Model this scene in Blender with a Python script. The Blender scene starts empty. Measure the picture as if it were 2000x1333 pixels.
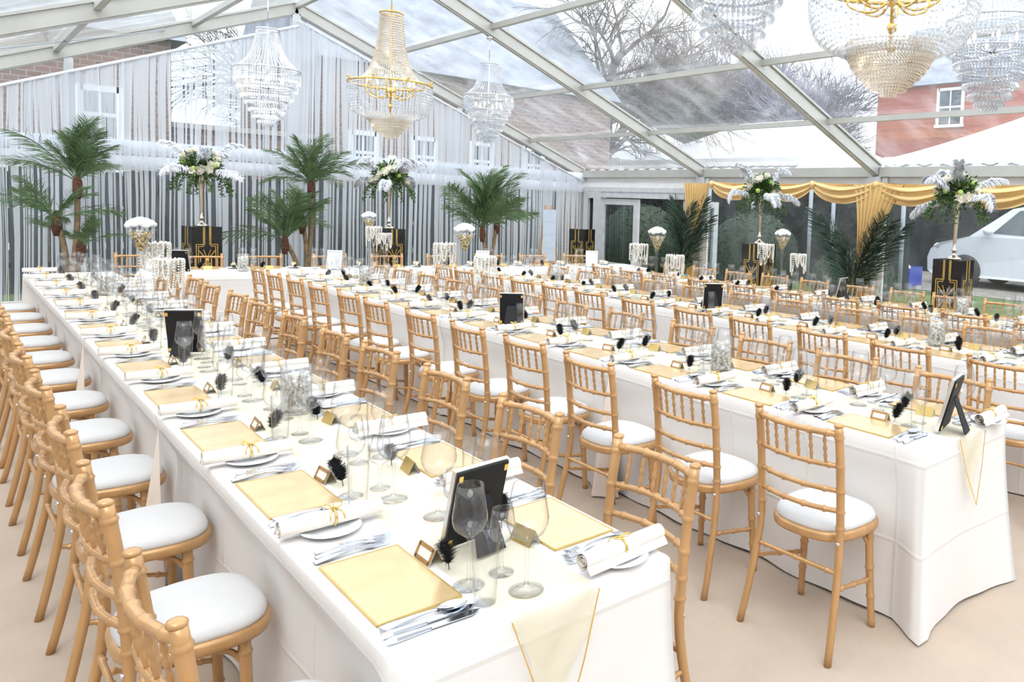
import bpy, math, random
from mathutils import Vector, Matrix
R_ = math.radians
rnd = random.Random(7)
SC = bpy.context.scene
COL = SC.collection

# ------------------------------------------------------------------ camera, sky, sun, exposure
CAMX, CAMY, CAMZ = -4.141, -13.343, 1.690
YAW, PITCH, ROLL = R_(44.997), R_(3.609), R_(2.17)
F_PX, CX, CY = 1496.567, 1361.099, 499.582
fwd = Vector((math.sin(YAW)*math.cos(PITCH), math.cos(YAW)*math.cos(PITCH), -math.sin(PITCH)))
rgt = Vector((math.cos(YAW), -math.sin(YAW), 0))
upv = rgt.cross(fwd)
rg2 = rgt*math.cos(ROLL) + upv*math.sin(ROLL)
up2 = -rgt*math.sin(ROLL) + upv*math.cos(ROLL)
cd = bpy.data.cameras.new('camera'); cam = bpy.data.objects.new('camera', cd); COL.objects.link(cam)
cam.matrix_world = Matrix(((rg2.x, up2.x, -fwd.x, CAMX), (rg2.y, up2.y, -fwd.y, CAMY), (rg2.z, up2.z, -fwd.z, CAMZ), (0, 0, 0, 1)))
cd.sensor_width = 36; cd.lens = F_PX/2000*36
cd.shift_x = .5 - CX/2000; cd.shift_y = (CY-666.5)/2000
cd.clip_start = .05; cd.clip_end = 300
SC.camera = cam

world = bpy.data.worlds.new('overcast_sky'); SC.world = world; world.use_nodes = True
bg = world.node_tree.nodes['Background']
bg.inputs[0].default_value = (.90, .95, 1.0, 1); bg.inputs[1].default_value = 1.0
sd = bpy.data.lights.new('sun', 'SUN'); sun = bpy.data.objects.new('sun', sd); COL.objects.link(sun)
sd.energy = .7; sd.angle = R_(35); sd.color = (1, .95, .86)
sun.rotation_euler = Vector((-.35, -.55, .85)).to_track_quat('Z', 'Y').to_euler()
SC.view_settings.view_transform = 'Standard'; SC.view_settings.look = 'None'
SC.view_settings.gamma = 1; SC.view_settings.use_curve_mapping = False
SC.view_settings.exposure = 1.28
try:
    SC.cycles.transparent_max_bounces = 24; SC.cycles.max_bounces = 4; SC.cycles.diffuse_bounces = 3; SC.cycles.glossy_bounces = 3; SC.cycles.sample_clamp_indirect = 5; SC.cycles.use_adaptive_sampling = True; SC.cycles.adaptive_threshold = .08
    SC.cycles.caustics_reflective = False; SC.cycles.caustics_refractive = False
except Exception:
    pass

# ------------------------------------------------------------------ materials
def newmat(name):
    m = bpy.data.materials.new(name); m.use_nodes = True
    return m, m.node_tree.nodes, m.node_tree.links, m.node_tree.nodes['Principled BSDF']
def pm(name, col, rough=.6, metal=0, var=.08, scale=8, bump=0, bscale=60, spec=.5, sheen=0, stretch=None):
    m, N, L, b = newmat(name)
    b.inputs['Roughness'].default_value = rough; b.inputs['Metallic'].default_value = metal
    b.inputs['Specular IOR Level'].default_value = spec
    if sheen: b.inputs['Sheen Weight'].default_value = sheen
    tc = N.new('ShaderNodeTexCoord'); src = tc.outputs['Object']
    if stretch:
        mp = N.new('ShaderNodeMapping'); mp.inputs['Scale'].default_value = stretch; L.new(src, mp.inputs[0]); src = mp.outputs[0]
    nz = N.new('ShaderNodeTexNoise'); nz.inputs['Scale'].default_value = scale; nz.inputs['Detail'].default_value = 3; L.new(src, nz.inputs['Vector'])
    rp = N.new('ShaderNodeValToRGB'); L.new(nz.outputs[0], rp.inputs[0])
    rp.color_ramp.elements[0].position = .3; rp.color_ramp.elements[1].position = .7
    rp.color_ramp.elements[0].color = (*[c*(1-var) for c in col], 1); rp.color_ramp.elements[1].color = (*[min(1, c*(1+var)) for c in col], 1)
    L.new(rp.outputs[0], b.inputs['Base Color'])
    if bump:
        n2 = N.new('ShaderNodeTexNoise'); n2.inputs['Scale'].default_value = bscale; n2.inputs['Detail'].default_value = 2; L.new(src, n2.inputs['Vector'])
        bp = N.new('ShaderNodeBump'); bp.inputs['Strength'].default_value = bump; bp.inputs['Distance'].default_value = .01
        L.new(n2.outputs[0], bp.inputs['Height']); L.new(bp.outputs[0], b.inputs['Normal'])
    return m
def clearmat(name, tint, edge=.8, base=.05, rough=.03, cloudy=0, bump=0, bscale=3, gl=(1, 1, 1), rim=1):
    """thin clear sheet: see-through, with the Fresnel gloss of its surface"""
    m, N, L, b = newmat(name); out = N['Material Output']; N.remove(b)
    t = N.new('ShaderNodeBsdfTransparent'); t.inputs[0].default_value = (*tint, 1)
    g = N.new('ShaderNodeBsdfGlossy'); g.inputs['Roughness'].default_value = rough; g.inputs[0].default_value = (*gl, 1)
    fr = N.new('ShaderNodeLayerWeight'); fr.inputs[0].default_value = .5
    pw = N.new('ShaderNodeMath'); pw.operation = 'POWER'; pw.inputs[1].default_value = 4.0; L.new(fr.outputs['Facing'], pw.inputs[0])
    mul = N.new('ShaderNodeMath'); mul.operation = 'MULTIPLY_ADD'; mul.inputs[1].default_value = edge; mul.inputs[2].default_value = base; mul.use_clamp = True; L.new(pw.outputs[0], mul.inputs[0])
    if rim < 1:   # tint darkens towards grazing, standing in for dark refracted outlines
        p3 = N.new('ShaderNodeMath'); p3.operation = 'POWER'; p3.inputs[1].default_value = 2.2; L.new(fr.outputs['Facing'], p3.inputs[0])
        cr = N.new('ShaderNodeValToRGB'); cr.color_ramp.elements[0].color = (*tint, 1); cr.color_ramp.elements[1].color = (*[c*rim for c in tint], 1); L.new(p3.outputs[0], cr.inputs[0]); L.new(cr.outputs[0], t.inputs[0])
    mx = N.new('ShaderNodeMixShader'); L.new(mul.outputs[0], mx.inputs[0]); L.new(t.outputs[0], mx.inputs[1]); L.new(g.outputs[0], mx.inputs[2])
    last = mx
    tc = N.new('ShaderNodeTexCoord')
    if cloudy:  # patchy pale translucent film mixed over the clear sheet
        df = N.new('ShaderNodeBsdfTranslucent'); df.inputs[0].default_value = (.85, .88, .92, 1)
        mp = N.new('ShaderNodeMapping'); mp.inputs['Scale'].default_value = (.5, 1.1, .5); L.new(tc.outputs['Object'], mp.inputs[0])
        nz = N.new('ShaderNodeTexNoise'); nz.inputs['Scale'].default_value = 2.6; nz.inputs['Detail'].default_value = 2; L.new(mp.outputs[0], nz.inputs['Vector'])
        rp = N.new('ShaderNodeValToRGB'); rp.color_ramp.elements[0].position = .45; rp.color_ramp.elements[1].position = .8
        rp.color_ramp.elements[0].color = (cloudy*.3,)*3+(1,); rp.color_ramp.elements[1].color = (cloudy,)*3+(1,); L.new(nz.outputs[0], rp.inputs[0])
        m2 = N.new('ShaderNodeMixShader'); L.new(rp.outputs[0], m2.inputs[0]); L.new(mx.outputs[0], m2.inputs[1]); L.new(df.outputs[0], m2.inputs[2]); last = m2
    if bump:
        n2 = N.new('ShaderNodeTexNoise'); n2.inputs['Scale'].default_value = bscale; n2.inputs['Detail'].default_value = 3; L.new(tc.outputs['Object'], n2.inputs['Vector'])
        bp = N.new('ShaderNodeBump'); bp.inputs['Strength'].default_value = bump; bp.inputs['Distance'].default_value = .05
        L.new(n2.outputs[0], bp.inputs['Height']); L.new(bp.outputs[0], g.inputs['Normal']); L.new(bp.outputs[0], fr.inputs['Normal'])
    L.new(last.outputs[0], out.inputs[0])
    return m
def sheer(name, col, trans=.35, transl=.4):
    """sheer fabric: part open weave, part scattering"""
    m, N, L, b = newmat(name); out = N['Material Output']; N.remove(b)
    t = N.new('ShaderNodeBsdfTransparent'); d = N.new('ShaderNodeBsdfDiffuse'); tl = N.new('ShaderNodeBsdfTranslucent')
    nz = N.new('ShaderNodeTexNoise'); nz.inputs['Scale'].default_value = 5
    rp = N.new('ShaderNodeValToRGB'); rp.color_ramp.elements[0].color = (*[c*.94 for c in col], 1); rp.color_ramp.elements[1].color = (*col, 1); L.new(nz.outputs[0], rp.inputs[0])
    L.new(rp.outputs[0], d.inputs[0]); L.new(rp.outputs[0], tl.inputs[0])
    a = N.new('ShaderNodeMixShader'); a.inputs[0].default_value = transl; L.new(d.outputs[0], a.inputs[1]); L.new(tl.outputs[0], a.inputs[2])
    c = N.new('ShaderNodeMixShader'); c.inputs[0].default_value = trans; L.new(a.outputs[0], c.inputs[1]); L.new(t.outputs[0], c.inputs[2])
    L.new((c if trans else a).outputs[0], out.inputs[0]); return m
def emit(name, col, s):
    m, N, L, b = newmat(name); b.inputs['Emission Color'].default_value = (*col, 1); b.inputs['Emission Strength'].default_value = s
    b.inputs['Base Color'].default_value = (*col, 1)
    try: m.cycles.emission_sampling = 'NONE'
    except Exception: pass
    return m
def brickmat(name, c1, c2, mortar, rz=0):
    m, N, L, b = newmat(name); b.inputs['Roughness'].default_value = .9
    tc = N.new('ShaderNodeTexCoord'); mp = N.new('ShaderNodeMapping'); mp.inputs['Rotation'].default_value = (R_(90), 0, rz); L.new(tc.outputs['Object'], mp.inputs[0])
    br = N.new('ShaderNodeTexBrick'); br.inputs['Color1'].default_value = (*c1, 1); br.inputs['Color2'].default_value = (*c2, 1); br.inputs['Mortar'].default_value = (*mortar, 1)
    br.inputs['Scale'].default_value = 2.2; L.new(mp.outputs[0], br.inputs['Vector']); L.new(br.outputs[0], b.inputs['Base Color']); return m
def clothmat(name, col):
    """ironed cotton: faint weave and the pressed fold lines of a stored tablecloth"""
    m, N, L, b = newmat(name); b.inputs['Roughness'].default_value = .85; b.inputs['Base Color'].default_value = (*col, 1); b.inputs['Specular IOR Level'].default_value = .2
    tc = N.new('ShaderNodeTexCoord'); sp = N.new('ShaderNodeSeparateXYZ'); L.new(tc.outputs['Object'], sp.inputs[0])
    nz = N.new('ShaderNodeTexNoise'); nz.inputs['Scale'].default_value = 2.5; L.new(tc.outputs['Object'], nz.inputs['Vector'])
    def M(op, a, v=None, c=None):
        n = N.new('ShaderNodeMath'); n.operation = op
        for i, q in enumerate((a, v, c)):
            if q is None: continue
            if isinstance(q, (int, float)): n.inputs[i].default_value = q
            else: L.new(q, n.inputs[i])
        return n.outputs[0]
    tot = None
    for ax, per in ((1, .46), (2, .36)):
        w = M('ADD', sp.outputs[ax], M('MULTIPLY', nz.outputs[0], .012))
        pp = M('PINGPONG', M('ADD', w, 10.1), per/2)
        ln = M('SUBTRACT', 1, M('DIVIDE', pp, .012)); ln = M('MAXIMUM', ln, 0)
        tot = ln if tot is None else M('MAXIMUM', tot, ln)
    n3 = N.new('ShaderNodeTexNoise'); n3.inputs['Scale'].default_value = 6; n3.inputs['Detail'].default_value = 2; L.new(tc.outputs['Object'], n3.inputs['Vector'])
    h = M('ADD', tot, M('MULTIPLY', n3.outputs[0], 2.2))
    bp = N.new('ShaderNodeBump'); bp.inputs['Strength'].default_value = .32; bp.inputs['Distance'].default_value = .007; L.new(h, bp.inputs['Height']); L.new(bp.outputs[0], b.inputs['Normal'])
    return m

M_ = dict(
    wood=pm('gold_painted_beech', (.56, .32, .14), .30, .28, .14, 14, spec=.6, stretch=(1, 1, .25)),
    cushion=pm('white_seat_fabric', (.68, .675, .675), .9, var=.03, bump=.15, bscale=300, sheen=.2),
    cloth=clothmat('white_tablecloth', (.82, .795, .775)),
    carpet=pm('beige_carpet', (.60, .49, .395), .95, var=.05, scale=4, bump=.5, bscale=500, spec=.1),
    mat=pm('gold_lacquer', (.78, .555, .30), .20, .35, .10, 9, bump=.12, bscale=10),
    matedge=pm('gold_edge', (.62, .44, .15), .35, .5),
    silver=pm('cutlery_steel', (.72, .76, .84), .12, 1, .04),
    china=pm('white_china', (.86, .87, .88), .12, var=.02),
    napkin=pm('ivory_linen', (.86, .80, .73), .85, var=.04, bump=.1, bscale=200),
    goldm=pm('polished_gold', (.85, .58, .18), .22, .9, .08),
    goldpaint=pm('gold_paint', (.62, .42, .12), .35, .6, .15),
    card=pm('ivory_card', (.85, .81, .72), .6, var=.03),
    bronze=pm('bronze_print', (.42, .23, .09), .4, .3),
    black=pm('black_feather', (.012, .013, .018), .7),
    blackgloss=pm('black_gloss_board', (.012, .012, .014), .12, var=.2),
    blackmatt=pm('black_card_backing', (.008, .009, .012), .55, var=.2, spec=.3),
    silverframe=pm('silver_leaf_frame', (.75, .73, .68), .25, .8),
    pearl=pm('pearl', (.92, .88, .80), .18, .1, .06),
    goldpearl=pm('gold_pearl', (.55, .42, .17), .25, .45, .35, 40),
    steel=pm('aluminium_beam', (.52, .52, .49), .38, .35, .06, 3),
    white_pvc=pm('white_pvc', (.80, .80, .80), .45, var=.03),
    whiteband=pm('white_lining', (.74, .78, .84), .8, var=.05),
    satin=pm('gold_satin', (.82, .57, .24), .33, .15, .07, 5, sheen=.3),
    leaf=pm('palm_leaf', (.10, .17, .07), .45, var=.35, scale=6),
    darkleaf=pm('dark_frond', (.045, .082, .055), .4, var=.3, scale=6),
    flowerleaf=pm('bouquet_leaf', (.06, .13, .03), .5, var=.4, scale=20),
    limeflower=pm('lime_bloom', (.42, .58, .12), .6, var=.2, scale=30),
    rose=pm('cream_rose', (.90, .87, .74), .6, var=.08, scale=30),
    whitefeather=pm('white_ostrich_feather', (.86, .89, .94), .9, var=.04),
    trunk=pm('palm_fibre', (.10, .042, .025), .95, var=.5, scale=25),
    palmwood=pm('palm_trunk', (.22, .16, .09), .9, var=.35, scale=18),
    mirror=pm('silvered_vase', (.72, .63, .52), .10, 1, .05),
    pine=pm('pale_pine', (.62, .34, .15), .5, var=.15),
    board=pm('pale_blue_board', (.50, .58, .70), .5, var=.03),
    alu=pm('white_door_frame', (.60, .62, .65), .4, .1),
    grass=pm('lawn', (.10, .15, .05), .95, var=.4, scale=2, bump=.4, bscale=80),
    gravel=pm('gravel_drive', (.26, .245, .22), .95, var=.2, scale=5, bump=.6, bscale=60),
    hedge=pm('clipped_hedge', (.026, .040, .026), .8, var=.45, scale=14),
    darkhedge=pm('dark_yew', (.013, .015, .017), .85, var=.5, scale=3),
    carpaint=pm('white_car_paint', (.72, .76, .82), .18, var=.02),
    tint=pm('tinted_glass', (.10, .12, .14), .1, var=.1),
    tyre=pm('tyre_rubber', (.03, .03, .032), .8),
    lamp=pm('headlamp_glass', (.72, .72, .70), .08, .4),
    crate=pm('blue_plastic', (.05, .09, .45), .4),
    bag=pm('white_plastic_bag', (.78, .80, .84), .4),
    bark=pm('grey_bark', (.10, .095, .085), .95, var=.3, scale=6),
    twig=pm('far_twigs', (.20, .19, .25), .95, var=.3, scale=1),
    tentroof=pm('white_marquee_roof', (.80, .83, .87), .6, var=.05, scale=1),
    slate=pm('slate_roof', (.26, .29, .35), .7, var=.25, scale=2),
    stone=pm('pale_stone', (.42, .38, .34), .9, var=.15),
    paintwhite=pm('white_gloss_paint', (.78, .80, .82), .4),
    darkwindow=pm('dark_pane', (.06, .08, .11), .08, var=.2),
    brick=brickmat('red_brick', (.22, .15, .135), (.28, .19, .165), (.34, .31, .29)),
    redbrick=brickmat('bright_red_brick', (.30, .075, .055), (.36, .10, .07), (.30, .17, .14), R_(90)),
    fence=pm('dark_fence', (.055, .062, .075), .8, var=.4, scale=2),
    pole=pm('grey_pole', (.36, .40, .45), .5),
    teal=pm('teal_glass_vase', (.16, .28, .28), .15),
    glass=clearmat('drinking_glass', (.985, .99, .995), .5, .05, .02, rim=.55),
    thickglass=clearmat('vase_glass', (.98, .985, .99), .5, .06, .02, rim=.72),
    pane=clearmat('door_glass', (.80, .84, .84), .7, .06, .03),
    pvc=clearmat('clear_pvc', (.95, .965, .98), .95, .05, .10, .22, .35, 2.5),
    pvcwall=clearmat('clear_pvc_wall', (.90, .93, .95), .7, .05, .06, .10, .3, 2.2),
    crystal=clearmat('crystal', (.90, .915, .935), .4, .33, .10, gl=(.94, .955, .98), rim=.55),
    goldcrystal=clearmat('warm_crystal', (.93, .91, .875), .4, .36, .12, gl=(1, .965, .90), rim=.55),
    string=sheer('white_string_curtain', (.88, .92, .98), .24, .55),
    organza=sheer('pale_gold_organza', (.93, .86, .64), .5, .3),
    bulb=emit('warm_bulb', (1, .82, .55), 12),
    screenwhite=pm('white_print', (.82, .84, .88), .5, var=.02),
)

# ------------------------------------------------------------------ mesh helpers
class MB:
    def __init__(s): s.v = []; s.f = []
    def add(s, vs, fs):
        o = len(s.v); s.v += [tuple(v) for v in vs]; s.f += [tuple(i+o for i in f) for f in fs]; return s
    def box(s, x0, x1, y0, y1, z0, z1):
        return s.add([(x0, y0, z0), (x1, y0, z0), (x1, y1, z0), (x0, y1, z0), (x0, y0, z1), (x1, y0, z1), (x1, y1, z1), (x0, y1, z1)],
                     [(0, 3, 2, 1), (4, 5, 6, 7), (0, 1, 5, 4), (1, 2, 6, 5), (2, 3, 7, 6), (3, 0, 4, 7)])
    def bar(s, a, b, w, h, up=(0, 0, 1)):
        a, b = Vector(a), Vector(b); d = (b-a).normalized(); u = Vector(up); x = d.cross(u)
        if x.length < 1e-5: x = d.cross(Vector((1, 0, 0)))
        x.normalize(); z = x.cross(d)
        vs = [p + x*i*w/2 + z*j*h/2 for p in (a, b) for i, j in ((-1, -1), (1, -1), (1, 1), (-1, 1))]
        return s.add(vs, [(0, 1, 2, 3), (7, 6, 5, 4), (0, 4, 5, 1), (1, 5, 6, 2), (2, 6, 7, 3), (3, 7, 4, 0)])
    def tube(s, pts, rad, n=8, cap=True, flat=1.0):
        pts = [Vector(p) for p in pts]; k = len(pts)
        if isinstance(rad, (int, float)): rad = [rad]*k
        d0 = (pts[1]-pts[0]).normalized(); x = d0.orthogonal().normalized(); vs = []
        for i, p in enumerate(pts):
            d = (pts[min(i+1, k-1)]-pts[max(i-1, 0)]).normalized()
            x = (x - d*x.dot(d)).normalized(); y = d.cross(x)
            for j in range(n):
                a = 2*math.pi*j/n; vs.append(p + (x*math.cos(a) + y*math.sin(a)*flat)*rad[i])
        fs = [(i*n+j, i*n+(j+1) % n, (i+1)*n+(j+1) % n, (i+1)*n+j) for i in range(k-1) for j in range(n)]
        if cap: fs += [tuple(range(n-1, -1, -1)), tuple((k-1)*n+j for j in range(n))]
        return s.add(vs, fs)
    def lathe(s, prof, n=16, c=(0, 0, 0)):
        vs = [(c[0]+r*math.cos(2*math.pi*j/n), c[1]+r*math.sin(2*math.pi*j/n), c[2]+z) for r, z in prof for j in range(n)]
        return s.add(vs, [(i*n+j, i*n+(j+1) % n, (i+1)*n+(j+1) % n, (i+1)*n+j) for i in range(len(prof)-1) for j in range(n)])
    def loft(s, rings, cap=True):
        n = len(rings[0]); vs = [p for r in rings for p in r]
        fs = [(i*n+j, i*n+(j+1) % n, (i+1)*n+(j+1) % n, (i+1)*n+j) for i in range(len(rings)-1) for j in range(n)]
        if cap: fs += [tuple(range(n-1, -1, -1)), tuple((len(rings)-1)*n+j for j in range(n))]
        return s.add(vs, fs)
    def grid(s, fn, nu, nv):
        vs = [fn(i/nu, j/nv) for i in range(nu+1) for j in range(nv+1)]
        return s.add(vs, [(i*(nv+1)+j, (i+1)*(nv+1)+j, (i+1)*(nv+1)+j+1, i*(nv+1)+j+1) for i in range(nu) for j in range(nv)])
    def ball(s, c, r, n=8, m=5, sz=1.0):
        c = Vector(c); vs = [c + Vector((0, 0, -r*sz))]
        for i in range(1, m):
            t = math.pi*i/m
            vs += [c + Vector((r*math.sin(t)*math.cos(2*math.pi*j/n), r*math.sin(t)*math.sin(2*math.pi*j/n), -r*sz*math.cos(t))) for j in range(n)]
        vs.append(c + Vector((0, 0, r*sz))); L = len(vs)-1
        fs = [(0, 1+(j+1) % n, 1+j) for j in range(n)]
        for i in range(m-2): fs += [(1+i*n+j, 1+i*n+(j+1) % n, 1+(i+1)*n+(j+1) % n, 1+(i+1)*n+j) for j in range(n)]
        b = 1+(m-2)*n; fs += [(b+j, b+(j+1) % n, L) for j in range(n)]
        return s.add(vs, fs)
    def octa(s, c, r, h=1.0):
        x, y, z = c
        return s.add([(x+r, y, z), (x, y+r, z), (x-r, y, z), (x, y-r, z), (x, y, z+r*h), (x, y, z-r*h)],
                     [(0, 1, 4), (1, 2, 4), (2, 3, 4), (3, 0, 4), (1, 0, 5), (2, 1, 5), (3, 2, 5), (0, 3, 5)])
    def mesh(s, name, mat, smooth=False):
        me = bpy.data.meshes.new(name); me.from_pydata(s.v, [], s.f); me.materials.append(M_[mat] if isinstance(mat, str) else mat)
        if smooth: me.polygons.foreach_set('use_smooth', [True]*len(me.polygons))
        me.update(); return me

def obj(name, me, parent=None, mw=None):
    o = bpy.data.objects.new(name, me); COL.objects.link(o)
    if parent is not None: o.parent = parent
    if mw is not None:
        if isinstance(mw, Matrix): o.matrix_local = mw
        else: o.location = mw
    return o
def tag(o, label=None, cat=None, group=None, kind=None):
    if label: o['label'] = label
    if cat: o['category'] = cat
    if group: o['group'] = group
    if kind: o['kind'] = kind
    return o
def make(spec, name, label, cat, group=None, mw=None):
    """a thing: spec = (root mesh or None, [(part name, mesh, offset, [(sub-part name, mesh, offset)])])"""
    root, parts = spec
    o = tag(obj(name, root, None, mw), label, cat, group)
    for p in parts:
        po = obj(p[0], p[1], o, p[2] if len(p) > 2 else None)
        if p[0] in STUFFPARTS: po['kind'] = 'stuff'
        for q in (p[3] if len(p) > 3 else ()): obj(q[0], q[1], po, q[2] if len(q) > 2 else None)
    return o
STUFFPARTS = {'crystal_strands', 'crystal_bowl', 'crystal_basket', 'pearl_filling', 'pearls', 'bouquet_leaves', 'twigs', 'leaf_surface', 'pearl_strings', 'feather_fluff', 'barbs'}
def struct(name, me=None, mw=None):
    o = obj(name, me, None, mw); o['kind'] = 'structure'; return o
def T(x, y, z, rz=0, s=1): return Matrix.Translation((x, y, z)) @ Matrix.Rotation(rz, 4, 'Z') @ Matrix.Scale(s, 4)
def lerp(a, b, t): return a+(b-a)*t
def interp(xs, ys, x):
    for i in range(len(xs)-1):
        if x <= xs[i+1]:
            t = (x-xs[i])/(xs[i+1]-xs[i]); return lerp(ys[i], ys[i+1], max(0, t))
    return ys[-1]
def smooth_path(pts, k):
    pts = [Vector(p) for p in pts]; out = []
    P = [pts[0]*2-pts[1]] + pts + [pts[-1]*2-pts[-2]]
    for i in range(1, len(P)-2):
        for j in range(k):
            t = j/k
            out.append(.5*((2*P[i]) + (P[i+1]-P[i-1])*t + (2*P[i-1]-5*P[i]+4*P[i+1]-P[i+2])*t*t + (3*P[i]-P[i-1]-3*P[i+1]+P[i+2])*t**3))
    out.append(pts[-1]); return out
ORD = 'first second third fourth fifth sixth seventh eighth ninth tenth eleventh twelfth thirteenth fourteenth fifteenth sixteenth seventeenth eighteenth'.split()

# ------------------------------------------------------------------ the marquee: floor, roof, walls
W, H, RZ, BAY = 5.674, 2.322, 4.605, 3.599
TT = [.246, .52, .763]
NB = 5
struct('floor', MB().box(-W-.05, W+.05, -NB*BAY, .05, -.06, 0).mesh('floor', 'carpet'))
struct('ground_lawn', MB().box(-60, 90, -60, 90, -.3, -.07).mesh('ground_lawn', 'grass'))
struct('ground_gravel', MB().add([(12.4, -60, -.062), (60, -60, -.062), (60, 40, -.062), (12.4, 40, -.062)], [(0, 1, 2, 3)]).mesh('ground_gravel', 'gravel'))

ceiling = struct('ceiling')
def rp(sx, t, k, dz=0): return Vector((sx*W*t, -BAY*k, RZ+(H-RZ)*t+dz))
for k in range(NB+1):
    for sx in (-1, 1):
        a, b = rp(sx, 0, k), rp(sx, 1, k)
        mb = MB().bar(a, b, .10, .17, up=(0, 0, 1)); mb.bar(a+Vector((0, 0, -.095)), b+Vector((0, 0, -.095)), .065, .03); mb.bar(a+Vector((0, 0, .09)), b+Vector((0, 0, .09)), .15, .03)
        obj('rafter', mb.mesh('rafter', 'steel'), ceiling)
for k in range(NB):
    obj('ridge_beam', MB().bar(rp(1, 0, k)+Vector((0, -.05, .02)), rp(1, 0, k+1)+Vector((0, .05, .02)), .07, .08).mesh('ridge_beam', 'steel'), ceiling)
    for sx in (-1, 1):
        for t in TT:
            a, b = rp(sx, t, k), rp(sx, t, k+1)
            a.y -= .05; b.y += .05; a.z += .03; b.z += .03
            obj('purlin', MB().bar(a, b, .065, .07).mesh('purlin', 'steel'), ceiling)
        def panel(u, v, sx=sx, k=k):
            p = rp(sx, .005+u*1.0, k+.013+.974*v, .105); p.z -= .05*math.sin(math.pi*v)*(.5+.5*math.sin(u*9+k)) * .6; return p
        obj('roof_panel', MB().grid(panel, 16, 6).mesh('roof_panel', 'pvc', True), ceiling)
        # tension cable with turnbuckle across the bay
        if k == 0:
            obj('tension_cable', MB().tube([rp(sx, .3, 0, .02), rp(sx, .97, 1, -.05)], .008, 5).mesh('tension_cable', 'pole'), ceiling)

for side, sx in (('right', 1), ('left', -1)):
    wr = struct('wall_'+side)
    for k in range(NB+1):
        y = -BAY*k
        obj('column', MB().box(sx*W-.06, sx*W+.06, y-.06, y+.06, 0, H-.08).mesh('column', 'steel'), wr)
        obj('column_bracket', MB().box(sx*W-.085, sx*W+.085, y-.085, y+.085, H-.24, H-.09).mesh('column_bracket', 'alu'), wr)
    for k in range(NB):
        y0, y1 = -BAY*k-.06, -BAY*(k+1)+.06
        obj('eave_beam', MB().box(sx*W-.05, sx*W+.05, y1, y0, H-.09, H+.05).mesh('eave_beam', 'steel'), wr)
        def val(u, v, y0=y0, y1=y1, sx=sx): return (sx*(W+.03+.012*math.sin(u*19)*v), lerp(y0, y1, u), H-.09-.2*v)
        obj('valance', MB().grid(val, 40, 3).mesh('valance', 'white_pvc', True), wr)
        def scal(u, v, y0=y0, y1=y1, sx=sx): return (sx*(W+.10), lerp(y0, y1, u), H+.06-.02+.05*abs(math.sin(u*11*math.pi))*(1-v) - .03*v)
        obj('scalloped_edge', MB().grid(scal, 99, 1).mesh('scalloped_edge', 'white_pvc'), wr)
        if side == 'left' or k >= 1:
            def pan(u, v, y0=y0, y1=y1, sx=sx): return (sx*(W+.045)+.015*math.sin(u*7+v*3), lerp(y0, y1, u), lerp(0, H-.1, v))
            obj('clear_panel' if sx > 0 else 'light_block_panel', MB().grid(pan, 10, 6).mesh('wall_panel', 'pvcwall' if sx > 0 else 'white_pvc', True), wr)  # left panels are out of view, made opaque to cut the side light
            obj('skirting_rail', MB().box(sx*W-.04, sx*W+.03, y1, y0, 0, .06).mesh('skirting_rail', 'steel'), wr)
            for yy in ((y0-.03, y0-.12), (y1+.12, y1+.03)):
                obj('white_hem', MB().box(sx*W-.015, sx*W+.02, min(yy), max(yy), .06, H-.1).mesh('white_hem', 'white_pvc'), wr)

# gable end behind the string curtain
wb = struct('wall_back')
obj('king_post', MB().box(-.06, .06, -.05, .07, 0, RZ-.1).mesh('king_post', 'alu'), wb)
for x in (-2.82, 2.82):
    obj('gable_post', MB().box(x-.05, x+.05, -.04, .06, 0, RZ+(H-RZ)*abs(x)/W-.1).mesh('gable_post', 'alu'), wb)
def band(z0, z1, ph):
    return MB().grid(lambda u, v: (lerp(-W, W, u), -.065+.012*math.sin(u*40+ph)-.03*math.sin(v*math.pi), lerp(z0, z1, v)), 60, 4)
obj('lining_band', band(2.13, 2.33, 0).mesh('lining_band', 'whiteband', True), wb)
obj('lining_band', band(1.915, 2.115, 1).mesh('lining_band', 'whiteband', True), wb)
gp = MB()
for sx in (-1, 1):
    gp.add([(0, .09, 0), (sx*W, .09, 0), (sx*W, .09, H-.1), (0, .09, RZ-.1)], [(0, 1, 2, 3)])
obj('clear_gable', gp.mesh('clear_gable', 'pvcwall'), wb)
obj('floor_rail', MB().box(-W, W, -.05, .05, 0, .12).mesh('floor_rail', 'white_pvc'), wb)

wf = struct('wall_front')  # unseen end wall, added to cut light reaching the cloth skirts
fy = -NB*BAY-.08
for sx in (-1, 1): obj('light_block_panel', MB().add([(0, fy, 0), (sx*W, fy, 0), (sx*W, fy, H), (0, fy, RZ)], [(0, 1, 2, 3)]).mesh('light_block_panel', 'white_pvc'), wf)

# string curtain
mb = MB(); x = -W+.1
def ctop(x): return RZ+(H-RZ)*abs(x)/W - (.30 if x < 0 else .22)
while x < W-.15:
    w = rnd.choice([.012, .018, .025, .035, .05, .06]); zt = ctop(x+w/2)
    y = -.125+rnd.uniform(-.02, .02); sway = rnd.uniform(-.03, .03); tap = rnd.uniform(.4, .9)
    pts = []
    for i in range(8):
        t = i/7; z = lerp(zt, .13+rnd.uniform(0, .02), t); ww = w*(lerp(1.5, tap, min(1, t*1.3))); xc = x+w/2+sway*math.sin(t*2.2)+.006*math.sin(t*9+x*5)
        pts += [(xc-ww/2, y, z), (xc+ww/2, y-.012, z)]
    mb.add(pts, [(2*i, 2*i+1, 2*i+3, 2*i+2) for i in range(7)])
    x += w+rnd.choice([.001, .003, .006, .010, .016, .026, .034])
cur = obj('string_curtain', mb.mesh('string_curtain', 'string', True))
tag(cur, 'white string curtain hanging across the whole gable end', 'curtain', kind='stuff')
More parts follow.
